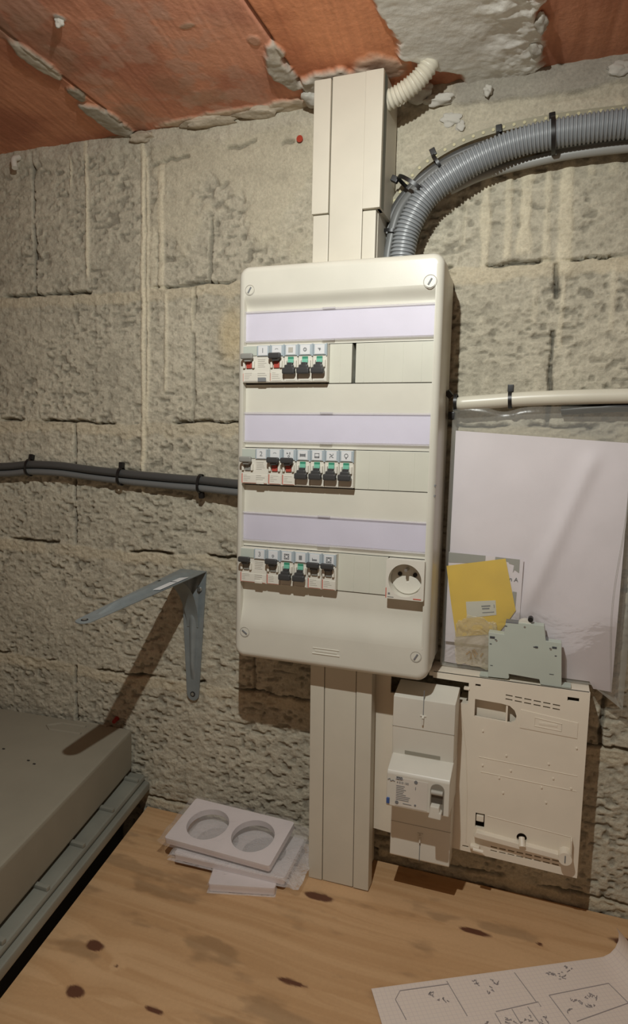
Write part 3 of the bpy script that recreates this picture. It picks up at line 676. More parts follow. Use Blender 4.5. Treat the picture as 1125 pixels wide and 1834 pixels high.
def loop_tie(name,label,p,d,rad,nub,group,cy=None,w_=.0045,rady=None):
    "zip tie wrapped around an axis d at p"
    d=Vector(d).normalized(); p=Vector(p); rady=rady or rad
    a=d.cross(Vector((0,1,0))).normalized(); t=thing(name,label,'cable tie',tuple(p),group)
    n=28; P=[]; bm=MB(); rows=[]
    for k in range(n+1):
        th=2*math.pi*k/n; o=a*math.cos(th)*rad+Vector((0,1,0))*math.sin(th)*rady; o2=o*(1+.0014/rad)
        rows.append([o-d*w_/2,o+d*w_/2,o2+d*w_/2,o2-d*w_/2,o-d*w_/2])
    bm.grid(rows); bm.build('band',M_black,t,local=True)
    nv=Vector(nub).normalized(); M=Matrix.Translation(nv*(rad+.004))@Vector((0,0,1)).rotation_difference(nv).to_matrix().to_4x4()
    MB().box(-.0036,.0036,-.0035,.0035,-.004,.005,.0008,M=M).build('head',M_black,t,local=True)
GT='black cable ties on the cables and pipes'
loop_tie('cable_tie','black tie wrapped round the grey conduit near the right edge',(.3635,-.036,.6395),(1,0,.06),.0185,(-.1,.2,1),GT,rady=.0200)
loop_tie('cable_tie','black tie with upright head behind the middle of the grey conduit arch',(.3022,-.014,.6480),(1,0,.25),.0120,(-.1,0,1),GT,w_=.004)
loop_tie('cable_tie','black tie head on the strap where the arch bends down',(.2285,-.014,.6320),(.8,0,.5),.0120,(-.4,0,.9),GT,w_=.004)
loop_tie('cable_tie','black tie wrapped diagonally round the bend of the grey conduit',(.2035,-.034,.5990),(.55,0,.8),.0235,(-.85,0,.45),GT,rady=.023)
loop_tie('cable_tie','black tie round the small cables just above the fuse board top',(.1760,-.0265,.5500),(.15,0,1),.0118,(-1,0,.05),GT,w_=.004)

# ------------------------------------------------------------------ cables at the left
GC='dark cables running along the wall left of the fuse board'
L1=smooth_path([(-1.1,-.014,.226),(-.80,-.014,.228),(-.60,-.014,.2300),(-.475,-.014,.2335),(-.42,-.014,.2385),(-.361,-.014,.2385),(-.30,-.014,.2340),(-.235,-.014,.2300),(-.156,-.014,.2265),(-.10,-.016,.2250),(-.04,-.022,.2225),(.012,-.025,.222)],10)
tag(MB().tube([p+Vector((0,.001,.0)) for p in L1],.0062,14).build('cable',M_cable),'upper dark cable on the wall left of the fuse board','cable',GC)
tag(MB().tube([p+Vector((0,.002+.0015*math.sin(i*.12),-.0120)) for i,p in enumerate(L1)],.0052,14).build('cable',M_cable2),'lower, lighter grey cable of the pair left of the fuse board','cable',GC)
tag(MB().tube([p+Vector((0,.0098,-.0058)) for i,p in enumerate(L1)],.0042,12).build('cable',M_black),'thin black cable tucked behind the pair left of the fuse board','cable',GC)
loop_tie('cable_tie','black tie on the left cables next to the photo left edge',(-.420,-.0130,.2335),(1,0,0),.0130,(0,.3,1),GT,w_=.004,rady=.0098)
loop_tie('cable_tie','black tie with raised head midway along the left cables',(-.243,-.0130,.2255),(1,0,-.05),.0130,(0,.1,1),GT,w_=.0045,rady=.0098)
loop_tie('cable_tie','black tie on the left cables close to the fuse board',(-.103,-.0150,.2200),(1,0,-.05),.0130,(0,.2,-1),GT,w_=.004,rady=.0100)

# ------------------------------------------------------------------ white pipe
pp=smooth_path([(.264,-.022,.3360),(.30,-.022,.3385),(.36,-.022,.3425),(.46,-.022,.3450),(.62,-.022,.346)],10)
pi_=MB(); N=len(pp); pi_.tube(pp,.0088,20,rf=lambda i:.0088 if i>1 else (.006 if i==0 else .008)); tag(pi_.build('pipe',M_pipe),'straight white plastic pipe on the wall right of the fuse board','pipe')
tag(MB().tube(smooth_path([(.39,-.010,.329),(.43,-.014,.3315),(.47,-.016,.3330),(.62,-.016,.334)],8),.0058,12).build('cable',M_black),'black cable just under the white pipe at the right edge','cable')
loop_tie('cable_tie','black tie with upright head on the white pipe',(.3300,-.0200,.3408),(1,0,.05),.0096,(0,0,1),GT,w_=.0045)
loop_tie('cable_tie','upper black tie beside the fuse board at the white pipe end',(.2640,-.0200,.3380),(1,0,0),.0094,(-.5,-.3,.6),GT,w_=.004)
MBk=MB().box(.2555,.2640,-.026,-.004,.316,.326,.0015).build('cable_clip',M_black); tag(MBk,'small black clip squeezed between fuse board and plastic bag','cable clip')

# ------------------------------------------------------------------ meter board
BY=-.050
mb=thing('meter_board','cream plastic meter mounting board on the wall below the plastic bag','meter board',(.31,0,-.24))
bx0,bx1=.1765,.4398
def bot(x): return -.2295+(-.2377+.2295)*(x-.1779)/(.4385-.1779)
def fp(poly,y0,y1,bev=.0008): return MB().prism(poly,'y',y0,y1,bev=bev)
plate=holed_poly=None
outline=[(.1795,-.0060),(.1795,-.2300),(.2100,-.2320),(.4388,-.2377),(.4402,-.0045),(.2545,-.0045),(.2545,-.0118),(.2995,-.0125),(.2995,-.0400),(.2000,-.0400),(.2000,-.0060)]
def holedpoly(P,holes,y0,y1):
    bm=bmesh.new(); rings=[P]+holes; fr=[];bk=[]
    for R in rings:
        a=[bm.verts.new((p[0],y0,p[1])) for p in R]; c=[bm.verts.new((p[0],y1,p[1])) for p in R]; n=len(R)
        for i in range(n): bm.faces.new((a[i],a[(i+1)%n],c[(i+1)%n],c[i]))
        fr+=[bm.edges.get((a[i],a[(i+1)%n])) for i in range(n)]; bk+=[bm.edges.get((c[i],c[(i+1)%n])) for i in range(n)]
    bmesh.ops.triangle_fill(bm,use_beauty=True,edges=fr); bmesh.ops.triangle_fill(bm,use_beauty=True,edges=bk)
    m=MB(); m.bm.free(); m.bm=bm; return m
R4=lambda x0,x1,z0,z1:[(x0,z0),(x1,z0),(x1,z1),(x0,z1)]
holes=[R4(.3075,.3140,-.0155,-.0125),R4(.4155,.4285,-.0178,-.0128)]
holes+=[[ (.3080,-.0320),(.3080,-.0545),(.3520,-.0560),(.3575,-.0520),(.3585,-.0460),(.3560,-.0395),(.3500,-.0345),(.3400,-.0330)]]
for k in range(6):
    xx0=.3445+k*.0110
    for r in (0,1): holes.append([(xx0,-.0205-.0050*r-k*.0007),(xx0+.0082,-.0210-.0050*r-k*.0007),(xx0+.0082,-.0228-.0050*r-k*.0007),(xx0,-.0223-.0050*r-k*.0007)])
for k in range(8):
    xx0=.3360+k*.0105
    for r in (0,1): holes.append([(xx0,-.2200-.0050*r),(xx0+.0078,-.2202-.0050*r),(xx0+.0078,-.2220-.0050*r),(xx0,-.2218-.0050*r)])
holes.append(R4(.3155,.3268,-.1990,-.1800)); holes.append(circ(.3725,-.2010,.0062,20)); holes.append(R4(.3010,.3085,-.2290,-.2268))
holedpoly(outline,holes,BY,BY+.004).build('face_panel',M_meter,mb)
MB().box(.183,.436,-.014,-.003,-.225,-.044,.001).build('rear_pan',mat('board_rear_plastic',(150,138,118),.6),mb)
# shell sides
MB().box(.4362,.4398,BY+.003,-.003,-.2370,-.0060,.0008).build('side_wall',M_meter,mb)
MB().box(.1795,.1818,BY+.003,-.003,-.2298,-.0060,.0008).build('side_wall',M_meter,mb)
MB().prism([(.1800,-.2298),(.4385,-.2375),(.4385,-.2345),(.1800,-.2268)],'y',BY+.003,-.003).build('bottom_wall',M_meter,mb)
MB().box(.2490,.4400,BY+.0005,-.003,-.0100,-.0045,.0008).build('top_ledge',M_meter,mb)
MB().box(.3008,.3045,BY+.001,-.003,-.0430,-.0100,.0008).box(.2865,.3010,BY+.003,-.003,-.0455,-.0415,.0008).build('notch_wall',M_meter,mb)
MB().box(.2935,.3010,BY-.001,BY+.006,-.0220,-.0190,.0006).build('tab',M_meter,mb)
MB().prism([(.3052,-.0335),(.3052,-.0575),(.3600,-.0590),(.3600,-.0320)],'y',-.038,-.035).box(.3455,.3480,BY+.001,-.036,-.056,-.034,.0005).build('pocket',M_meter,mb)
MB().prism([(.3630,-.0365),(.4290,-.0430),(.4290,-.0625),(.3630,-.0600)],'y',BY-.0008,BY+.001,bev=.0004).build('embossed_plate',M_meter,mb)
MB().tube([Vector(p) for p in ((.3800,BY-.0009,-.0440),(.4110,BY-.0009,-.0470),(.4110,BY-.0009,-.0560),(.3800,BY-.0009,-.0545),(.3800,BY-.0009,-.0440))],.0005,6).box(.385,.406,BY-.0012,BY,-.0520,-.0485,.0004).build('embossed_mark',M_meter,mb)
d=MB()
for x,z in ((.3194,-.0716),(.4291,-.0744),(.3490,-.0983),(.3989,-.0997),(.3211,-.1160),(.3553,-.1166),(.3419,-.1285),(.4050,-.1170),(.3923,-.1310),(.4258,-.1256),(.3475,-.1470),(.3984,-.1490)):
    d.cyl((x,BY+.002,z),(x,BY-.0012,z),.0016,.0011,12)
d.build('stud',M_meter,mb)
g_=MB()
for a,b2 in (((.3160,-.1060),(.4320,-.1090)),((.3190,-.1250),(.4320,-.1280)),((.3300,-.1810),(.4290,-.1870))): g_.tube([Vector((a[0],BY-.0001,a[1])),Vector((b2[0],BY-.0001,b2[1]))],.00045,6)
g_.tube([Vector((.2905,BY-.0001,-.045)),Vector((.300,BY-.0001,-.10)),Vector((.304,BY-.0001,-.16)),Vector((.3055,BY-.0001,-.222))],.0006,6)  # ridge traced along the edge of the main breaker's shadow
g_.build('score_line',M_meter,mb)
MB().box(.3165,.3258,BY-.0012,-.02,-.1905,-.1825,.001).build('latch',M_meter,mb)
MB().prism([(.3150,-.2060),(.3180,-.2015),(.4260,-.2085),(.4290,-.2040),(.4290,-.1870),(.4305,-.1870),(.4310,-.2110),(.4260,-.2150),(.3180,-.2085),(.3150,-.2075)],'y',BY-.0085,BY+.001,bev=.0007).build('rail',M_meter,mb)
MB().cyl((.3725,BY-.003,-.1985),(.3740,BY-.011,-.2065),.0036,.0040,16).build('peg',M_meter,mb)
k=MB().cyl((.4235,BY,-.2085),(.4235,BY-.014,-.2085),.0082,.0078,28).build('knob',M_meter,mb)
MB().box(.4228,.4240,BY-.0146,BY-.0136,-.2130,-.2040).build('knob_slot',M_ink,k)
MB().box(.3105,.3230,BY-.006,BY+.001,-.2272,-.2215,.002).cyl((.3150,BY-.008,-.2245),(.3275,BY-.008,-.2255),.0025).build('hook',M_meter,mb)

# ------------------------------------------------------------------ main breaker
kb=thing('main_breaker','large white main breaker with grey toggle window and blue mark, left of the meter board','circuit breaker',(.25,-.05,-.245))
def ppr(x0,x1,prof,b=.0012):
    return MB().prism(prof,'x',x0,x1,bev=b)
yb=-.051
ppr(.2120,.2885,[(yb,-.2460),(-.074,-.2460),(-.0760,-.2440),(-.0760,-.1565),(yb,-.1565)]).build('lower_cover',M_white,kb)
ppr(.2128,.2893,[(yb,-.1160),(-.0850,-.1160),(-.0900,-.0650),(-.0900,-.0280),(yb,-.0190)]).build('upper_cover',M_white,kb)
ppr(.2135,.2898,[(yb,-.1590),(-.1120,-.1590),(-.1150,-.1570),(-.1150,-.1160),(-.1130,-.1125),(-.0900,-.1030),(yb,-.1030)]).build('body',M_white,kb)
MB().box(.2125,.2890,-.0905,-.080,-.0660,-.0656).build('seam',M_inkl,kb)
MB().box(.2120,.2885,-.0764,-.070,-.1990,-.1986).build('seam',M_inkl,kb)
MB().box(.2503,.2511,-.0905,-.088,-.0520,-.0160).box(.2503,.2511,-.0765,-.074,-.2450,-.2150).build('score_line',M_ink,kb)
for zz,yy_ in ((-.0480,-.0905),(-.2085,-.0765)):
    MB().box(.2470,.2545,yy_-.0004,yy_+.002,zz-.0006,zz+.0006).cyl((.2507,yy_-.002,zz-.004),(.2507,yy_-.002,zz-.0105),.0012,.0010,10).cyl((.2507,yy_+.001,zz-.0005),(.2507,yy_-.003,zz-.0025),.0018,.0012,10).build('seal_tab',M_white,kb)
MB().box(.2290,.2730,-.0872,-.0845,-.1012,-.0972,M=None).build('grey_nameplate',mat('grey_nameplate',(150,146,132),.5),kb)
F=-.1152
MB().prism([(.2248,-.1195),(.2640,-.1195),(.2640,-.1550),(.2248,-.1550)],'y',F-.0003,F+.001).build('print_field',mat('pale_print_field',(214,208,198),.45),kb)
MB().box(.2255,.2330,F-.0007,F,-.1222,-.1185,.0002).build('brand_tab',M_inkd,kb)
text_mesh('BACO',.0036,Matrix.Translation((.2293,F-.0009,-.1204)),'brand_lettering',M_card,kb,ext=.0001)
text_mesh('4 010 150',.0036,Matrix.Translation((.2335,F-.0006,-.1254)),'type_lettering',M_ink,kb,ext=.0001)
b=MB(); rn=random.Random(4)
for kx in range(9): b.box(.2258,.2258+rn.uniform(.008,.018),F-.0006,F,-.1300-.0022*kx,-.1293-.0022*kx)
b.box(.2345,.2450,F-.0006,F,-.1515,-.1508); b.cyl((.2495,F-.0007,-.1215),(.2495,F,-.1215),.0022,n=14); b.cyl((.2270,F-.0007,-.1510),(.2270,F,-.1510),.0022,n=14); b.box(.2490,.2497,F-.0006,F,-.1310,-.1275); b.cyl((.2495,F-.0007,-.1505),(.2495,F,-.1505),.0013,n=12)
b.build('fine_print',M_ink,kb)
b=MB(); b.tube([Vector((.2150,F-.0002,-.1240)),Vector((.2175,F-.0002,-.1225)),Vector((.2185,F-.0002,-.1255)),Vector((.2215,F-.0002,-.1240)),Vector((.2235,F-.0002,-.1250))],.0005,6); b.build('circuit_symbol',M_ink,kb)
MB().box(.2142,.2180,F-.0020,F+.001,-.1540,-.1470,.0006).build('blue_button',M_blue,kb)
wz=[(.2672,-.1560),(.2835,-.1560),(.2835,-.1260)]+[(.27535+.0082*math.cos(a),-.1260+.0075*math.sin(a)) for a in [math.pi*k/10 for k in range(1,10)]]+[(.2672,-.1260)]
MB().prism(wz,'y',F-.0008,F+.001,bev=.0003).build('toggle_window',mat('window_grey',(140,134,122),.4),kb)
b=MB().box(.2685,.2822,F-.0010,F,-.1420,-.1290).build('toggle_slot',mat('slot_brown',(84,76,66),.5),kb)
MB().cyl((.2685,F-.002,-.1285),(.2822,F-.002,-.1285),.0028,n=16).build('slot_bar',M_inkl,kb)
MB().prism([(.2688,-.1425),(.2795,-.1425),(.2800,-.1490),(.2825,-.1495),(.2820,-.1580),(.2665,-.1575),(.2680,-.1520)],'y',F-.0095,F+.001,bev=.0015).build('toggle',M_white,kb)

# ------------------------------------------------------------------ loose breaker on the ledge
lb=thing('loose_breaker','pale grey-green loose breaker standing on the meter board ledge, flat side facing out','circuit breaker',(.364,-.037,-.0035))
P=[(.3199,.0541),(.3386,.0535),(.3396,.0680),(.3556,.0695),(.3846,.0693),(.3875,.0510),(.4053,.0505),(.4083,-.0040),(.3840,-.0037),(.3824,.0024),(.3464,.0043),(.3473,-.0005),(.3455,-.0021),(.3219,-.0027)]
fd=MB().prism(P,'y',-.046,-.0315,bev=.0006).build('body',M_loose,lb)
MB().prism([(.362+.0085*math.cos(a),.0665+.0070*math.sin(a)) for a in [math.pi*k/12 for k in range(13)]],'y',-.0435,-.0325,bev=.0004).build('toggle_hub',M_white,lb)
MB().cyl((.3685,-.044,.0745),(.3685,-.0345,.0745),.0031).box(.3655,.3690,-.041,-.035,.068,.0745).build('toggle',M_black,lb)
MB().box(.3398,.3545,-.0463,-.0325,.0685,.0699).build('label_edge',M_ink,lb)
MB().prism([(.3870,.0550),(.3905,.0508),(.3870,.0508)],'y',-.044,-.0325).build('terminal_lip',M_ink,lb)
b=MB()
for x,z,a,c in ((.3248,.0480,.0030,.0014),(.3975,.0440,.0026,.0012)): b.box(x-a,x+a,-.0464,-.0455,z-c,z+c)
for x,z in ((.3290,.0455),(.3930,.0425),(.3405,.0640),(.3995,.0340),(.3232,.0395)): b.box(x-.0012,x+.0012,-.0463,-.0455,z-.0005,z+.0006)
b.box(.3735,.3785,-.0466,-.0455,.0415,.0426); b.box(.3755,.3787,-.0468,-.0455,.0412,.0432)
b.box(.3240,.3270,-.0463,-.0455,.0120,.0127); b.box(.3935,.3985,-.0463,-.0455,.0105,.0112)
b.build('slot',M_inkd,lb)
MB().cyl((.3622,-.0465,.0655),(.3622,-.0440,.0655),.0012).cyl((.3300,-.0464,.0445),(.3300,-.0455,.0445),.0011).cyl((.3935,-.0464,.0415),(.3935,-.0455,.0415),.0012).build('rivet',M_steel,lb)
MB().box(.3115,.3225,-.0455,-.0300,-.0038,-.0015,.0004).build('din_clip',M_loose,lb)
MB().box(.4075,.4190,-.0455,-.0300,-.0040,-.0016,.0004).build('din_clip',M_loose,lb)

# ------------------------------------------------------------------ clear bag with papers
def sheet(name,corners,y0,m,parent=None,nx=40,nz=50,f=None,thick=.0004,ang=60):
    "corners TL,TR,BR,BL in x,z; y offset by f(u,v)"
    TL,TR,BR,BL=[Vector((c[0],0,c[1])) for c in corners]; b=MB()
    for s_ in (0,1):
        rows=[]
        for j in range(nz+1):
            v=j/nz; a=TL.lerp(BL,v); c=TR.lerp(BR,v)
            rows.append([a.lerp(c,i/nx)+Vector((0,y0+(f(i/nx,v) if f else 0)+s_*thick,0)) for i in range(nx+1)])
        V=b.grid(rows)
        if s_==0: V0=V
        else:
            per=lambda V:[V[0][i] for i in range(nx)]+[V[j][nx] for j in range(nz)]+[V[nz][i] for i in range(nx,0,-1)]+[V[j][0] for j in range(nz,0,-1)]
            p0,p1=per(V0),per(V); n=len(p0)
            for i in range(n): b.bm.faces.new((p0[i],p0[(i+1)%n],p1[(i+1)%n],p1[i]))
    return b.build(name,m,parent,ang=ang)
def pill(u,v): return max(0,(math.sin(math.pi*min(1,max(0,u)))*math.sin(math.pi*min(1,max(0,v)))))**.28
def fold(u,v):
    q=(u-.33-.50*(1-v)); return -.0062*math.exp(-(q/.05)**2)*(1 if v<.62 else max(0,1-(v-.62)/.2))*ss(0,.12,v)+.0012*math.sin(3*u+2*v)
def fbag(u,v):
    return -.0050*pill(u,v)+.0010*math.sin(9*u+5*v)*math.sin(7*v+2*u)
bagc=[(.2650,.3300),(.4800,.3330),(.4800,-.0275),(.2585,.0020)]
bg_=thing('plastic_bag','large clear plastic bag holding papers, hung below the white pipe','plastic bag',(.365,-.02,.0))
TLb,TRb,BRb,BLb=(.2610,.3320),(.4840,.3330),(.4790,-.0290),(.2590,-.0030)
# front film stops on the ledge, and hangs past the board's right end
def bagfront():
    b=MB(); nx,nz=60,80; out=[]
    for s_,yy0 in ((0,-.0250),(1,-.0085)):
        rows=[]
        for j in range(nz+1):
            v=j/nz; r=[]
            for i in range(nx+1):
                u=i/nx; top=.3320+.001*u - .006*math.exp(-((u-.28)/.08)**2)*(1 if s_==0 else 0); x=(TLb[0]*(1-u)+TRb[0]*u)*(1-v)+(BLb[0]*(1-u)+BRb[0]*u)*v
                zb=-.0028 if x<.4415 else -.0028-(x-.4415)/.0375*.0262
                zb=max(zb,-.029); z=top*(1-v)+zb*v
                y=yy0+(fbag(u,v) if s_==0 else 0)
                if i in (0,nx) or j==nz: y=-.0240 if s_==0 else -.0235
                r.append(Vector((x,y,z)))
            rows.append(r)
        V=b.grid(rows); out.append(V)
    A,B=out
    for j in range(nz):
        for i in (0,nx): 
            if A[j][i]!=B[j][i]: b.bm.faces.new((A[j][i],A[j+1][i],B[j+1][i],B[j][i]))
    return b
bm_=bagfront(); bmesh.ops.remove_doubles(bm_.bm,verts=bm_.bm.verts,dist=.00005); bm_.build('film',M_bag,bg_,ang=80)
# soft folded welt along the right edge
MB().tube([Vector((.4655-.0*0,-.0215,.30-.31*k/20+0)) + Vector((-.003*(k/20)**2+.004*math.sin(k*.35),0,0)) for k in range(21)],.0010,8).build('edge_fold',M_bag,bg_)
pa=sheet('paper_sheets',[(.2655,.3025),(.4700,.2905),(.4655,-.0095),(.2635,.0010)],-.0200,M_paper,f=fold,thick=.0020)
for v in pa.data.vertices:
    if v.co.x<.4405 and v.co.z<.0000: v.co.z=.0000
tag(pa,'pale lilac-white paper sheets filling the clear bag','paper sheets')
lf=thing('instruction_leaflet','small white leaflet with grey header band and arrow, behind the yellow card','leaflet',(.305,-.023,.03))
lfp=[(.2640,.1475),(.3560,.1450),(.3545,.0300),(.2640,.0300)]
sheet('page',lfp,-.0240,M_paper,lf,nx=6,nz=6).location=-Vector(lf.location)
MB().prism([(.2642,.1470),(.3100,.1460),(.3098,.1360),(.2642,.1340)],'y',-.0246,-.0241).prism([(.3220,.1455),(.3515,.1443),(.3515,.1275),(.3460,.1310),(.3440,.1275),(.3450,.1370),(.3390,.1385),(.3380,.1405),(.3220,.1420)],'y',-.0246,-.0241).prism([(.3450,.1035),(.3500,.1030),(.3490,.0800),(.3450,.0830)],'y',-.0246,-.0241).build('grey_band',M_gband,lf)
text_mesh('n A',.0075,Matrix.Translation((.3455,-.0246,.1185))@Matrix.Rotation(math.radians(4),4,'Y'),'lettering',M_inkd,lf,ext=.0001)
yc=thing('yellow_card','bright yellow card with a small white barcode sticker inside the clear bag','card',(.30,-.028,.04))
MB().prism([(.2618,.1293),(.3345,.1445),(.3500,.0800),(.3400,.0630),(.3300,.0480),(.2780,.0380),(.2700,.0800)],'y',-.0258,-.0254).build('card',M_yel,yc)
s=MB().prism([(.2885,.0850),(.3250,.0905),(.3270,.0720),(.2910,.0640)],'y',-.0263,-.0259).build('sticker',mat('sticker_grey_white',(206,204,190),.5),yc)
b=MB().prism([(.3080,.0820),(.3190,.0838),(.3192,.0822),(.3082,.0804)],'y',-.0267,-.0263).prism([(.3090,.0790),(.3180,.0803),(.3182,.0786),(.3092,.0774)],'y',-.0267,-.0263).prism([(.3230,.0850),(.3238,.0851),(.3244,.0810),(.3236,.0808)],'y',-.0267,-.0263).prism([(.3095,.0735),(.3240,.0760),(.3242,.0752),(.3097,.0727)],'y',-.0267,-.0263)
b.build('fine_print',M_ink,s)
# crumpled sachet with small parts
def crumple(name,cx,cy,cz,rx,ry,rz,m,parent=None,seed=2):
    t=bmesh.new(); bmesh.ops.create_icosphere(t,subdivisions=5,radius=1); rn=random.Random(seed); ph=[rn.uniform(0,6) for _ in range(8)]
    for v in t.verts:
        c=v.co.copy(); k=1+.10*math.sin(6*c.x+ph[0])*math.sin(5*c.z+ph[1])+.07*abs(math.sin(9*c.x+7*c.z+ph[2]))+.05*abs(math.sin(15*c.z-11*c.x+ph[3]))
        sx=math.copysign(abs(c.x)**.6,c.x); sz_=math.copysign(abs(c.z)**.6,c.z)
        v.co=Vector((cx+sx*rx*k,cy+c.y*ry*(1+.5*abs(math.sin(8*c.x+ph[4])*math.sin(7*c.z+ph[5]))),cz+sz_*rz*k))
    b=MB(); b.add(t); return b.build(name,m,parent,ang=12)
sa=thing('parts_sachet','small crumpled clear sachet of parts at the bottom left inside the bag','sachet',(.31,-.03,.001))
crumple('film',.3050,-.0283,.0340,.0260,.0022,.0300,M_sach,sa)
b=MB(); rn=random.Random(9)
for k in range(5):
    x=.292+rn.random()*.026; z=.010+rn.random()*.014; b.cyl((x,-.0290,z),(x+rn.uniform(-.006,.006),-.0280,z+rn.uniform(.004,.009)),.0012,n=10)
b.build('screws',mat('brass_screw',(176,140,100),.4,metal=.5),sa)

# ------------------------------------------------------------------ stack of socket frames on the table
def frame_plate(name,label,corners_M,w_,d_,t_,group,wrap,two=True,seed=1,clearmat=None):
    r=thing(name,label,'socket frame',(0,0,0),group); r.matrix_world=corners_M
    hs=[circ(-.0355*w_/.160,0,.0300*w_/.160,36),circ(.0355*w_/.160,0,.0300*w_/.160,36)] if two else []
    P=rrect(-w_/2,w_/2,-d_/2,d_/2,.0035,4); bm=bmesh.new(); rings=[P]+hs; fr=[];bk=[]
    for R in rings:
        a=[bm.verts.new((p[0],p[1],t_)) for p in R]; c=[bm.verts.new((p[0],p[1],0)) for p in R]; n=len(R)
        for i in range(n): bm.faces.new((a[i],a[(i+1)%n],c[(i+1)%n],c[i]))
        fr+=[bm.edges.get((a[i],a[(i+1)%n])) for i in range(n)]; bk+=[bm.edges.get((c[i],c[(i+1)%n])) for i in range(n)]
    bmesh.ops.triangle_fill(bm,use_beauty=True,edges=fr); bmesh.ops.triangle_fill(bm,use_beauty=True,edges=bk)
    m=MB(); m.bm.free(); m.bm=bm; m.build('plate',M_sock,r,local=True)
    if wrap:
        rn=random.Random(seed); b=MB(); 
        for s_ in (0,1):
            rows=[]
            for j in range(15):
                row=[]
                for i in range(29):
                    u=i/28; v=j/14; x=(-w_/2-wrap[0])+(w_+wrap[0]+wrap[1])*u; y=(-d_/2-.004)+(d_+.008)*v
                    out=max(0,abs(x)-w_/2)*(1 if x>0 else 1)
                    zz=(t_+.0009 if s_ else -.0003)
                    if out>.001: k_=min(1,out/.012); zz=zz*(1-k_)+(t_*.45-out*.12+.0016*math.sin(i*2.1+j*1.3+seed))*k_ + (.0003 if s_ else -.0003)
                    else: zz+= (rn.uniform(0,.0006) if s_ else 0)
                    y2=y*(1-.10*min(1,out/.03))+out*.25*math.sin(seed)
                    row.append(Vector((x,y2,zz)))
                rows.append(row)
            b.grid(rows)
        b.build('plastic_wrapper',M_wrap,r,local=True)
    return r
def fm(A,B,Cc,Dd):
    A,B,Cc,Dd=map(Vector,(A,B,Cc,Dd)); c=(A+B+Cc+Dd)/4; ex=((B-A)+(Cc-Dd)).normalized(); ey0=((A-Dd)+(B-Cc)); ez=ex.cross(ey0).normalized(); ey=ez.cross(ex)
    M=Matrix((ex,ey,ez)).transposed().to_4x4(); M.translation=c; return M
GF='stack of boxed socket frames on the table'
M1=fm((-.100,-.034,-.256),(.060,-.035,-.256),(.068,-.122,-.271),(-.098,-.114,-.271))@Matrix.Translation((0,0,-.009))
frame_plate('socket_frame','white double socket frame with two round holes, topmost of the stack on the table',M1,.162,.086,.009,GF,(.012,.026),True,3)
M2=Matrix.Translation((.000,-.078,-.2915))@Matrix.Rotation(math.radians(2),4,'Z')@Matrix.Rotation(math.radians(3),4,'X')
frame_plate('socket_frame','white wrapped socket frame in the middle of the stack',M2,.162,.086,.009,GF,(.008,.022),True,5)
M3=Matrix.Translation((.020,-.099,-.3035))@Matrix.Rotation(math.radians(16),4,'Z')
frame_plate('socket_frame','white wrapped frame at the bottom of the stack, sticking out in front',M3,.088,.086,.0095,GF,(.001,.001),False,7)

# ------------------------------------------------------------------ sketch sheet at the bottom right
sk=thing('sketch_sheet','sheet of squared paper with pencilled floor plan sketches at the table front right','paper sheet',(.38,-.2,TZ))
m=bpy.data.materials.new('squared_paper'); m.use_nodes=True; nt=m.node_tree; bs=nt.nodes['Principled BSDF']; bs.inputs['Roughness'].default_value=.8
tc=nt.nodes.new('ShaderNodeTexCoord'); br_=nt.nodes.new('ShaderNodeTexBrick'); br_.offset=0; br_.squash=1
mpn=nt.nodes.new('ShaderNodeMapping'); mpn.inputs['Rotation'].default_value=(0,0,-.535); nt.links.new(tc.outputs['Object'],mpn.inputs[0]); nt.links.new(mpn.outputs[0],br_.inputs['Vector'])
br_.inputs['Color1'].default_value=(*s2l((226,212,200)),1); br_.inputs['Color2'].default_value=(*s2l((226,212,200)),1); br_.inputs['Mortar'].default_value=(*s2l((216,202,194)),1)
br_.inputs['Scale'].default_value=1; br_.inputs['Brick Width'].default_value=.005; br_.inputs['Row Height'].default_value=.005; br_.inputs['Mortar Size'].default_value=.00035; br_.inputs['Mortar Smooth'].default_value=.3
nt.links.new(br_.outputs[0],bs.inputs['Base Color'])
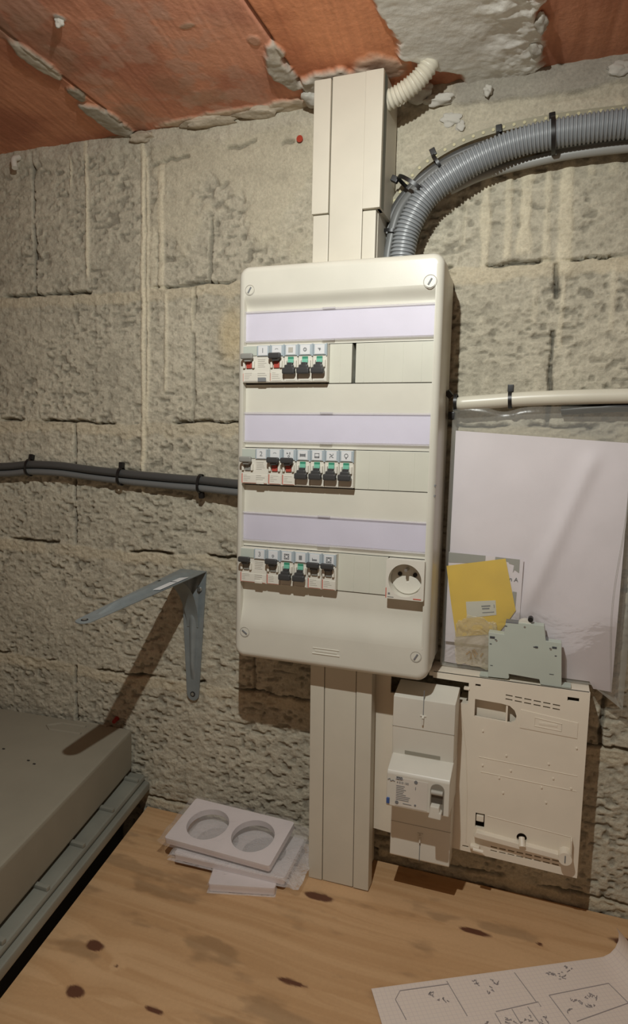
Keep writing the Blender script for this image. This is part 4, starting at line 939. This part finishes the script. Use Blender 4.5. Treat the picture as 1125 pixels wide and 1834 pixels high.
TL=Vector((.2299,-.2286)); TR=Vector((.4757,-.083)); ex=(TR-TL).normalized(); ey=Vector((ex.y,-ex.x)); ey=(ey*.93+Vector((.05,-.3))*.3).normalized()
b=MB(); rows=[]; L=(TR-TL).length
for j in range(12):
    row=[]
    for i in range(46):
        s_=i*.009; q=TL+ey*(j*.02)
        if s_<=L-.01: p=q+ex*s_; z=TZ+.0016
        else:
            a=(s_-L+.01)/.022; p=q+ex*(L-.01+.022*math.sin(min(a,2.2))); z=TZ+.0016+.022*(1-math.cos(min(a,2.2)))
        row.append(Vector((p.x,p.y,z)))
    rows.append(row)
V=b.grid(rows); b.build('page',m,sk)
def SP(s_,d): p=TL+ex*s_+ey*d; return Vector((p.x,p.y,TZ+.0019))
U_=lambda x,y:Vector((x,y,TZ+.0019))
b=MB()
def ln(*pts,r=.00045): b.tube([SP(*p) for p in pts],r,5)
ln((.026,.044),(.022,.018),(.030,.008),(.078,.008),(.085,.008)); ln((.085,.004),(.090,.050)); ln((.026,.050),(.084,.060))
ln((.165,.005),(.170,.046)); ln((.122,.050),(.172,.046),(.172,.052)); ln((.188,.040),(.262,.036)); ln((.188,.040),(.192,.080)); ln((.262,.036),(.270,.075)); ln((.200,.075),(.275,.062)); ln((.120,.052),(.122,.09)); ln((.140,.05),(.142,.085)); ln((.158,.05),(.162,.085))
rn=random.Random(12)
for cs,cdp,n_ in ((.065,.016,5),(.072,.028,4),(.120,.010,6),(.140,.014,4),(.128,.022,4),(.205,.012,6),(.215,.018,7),(.228,.010,5),(.215,.052,6),(.232,.050,8),(.225,.060,5),(.200,.062,4),(.130,.062,7),(.138,.070,6),(.150,.064,6),(.110,.066,5),(.165,.068,5)):
    for k in range(n_):
        s0=cs+rn.uniform(-.005,.005); d0=cdp+rn.uniform(-.004,.004); ln((s0,d0),(s0+rn.uniform(-.003,.003),d0+rn.uniform(-.003,.003)),(s0+rn.uniform(-.003,.003),d0+rn.uniform(-.003,.003)),r=.0005)
b.build('pencil_drawing',M_pencil,sk)
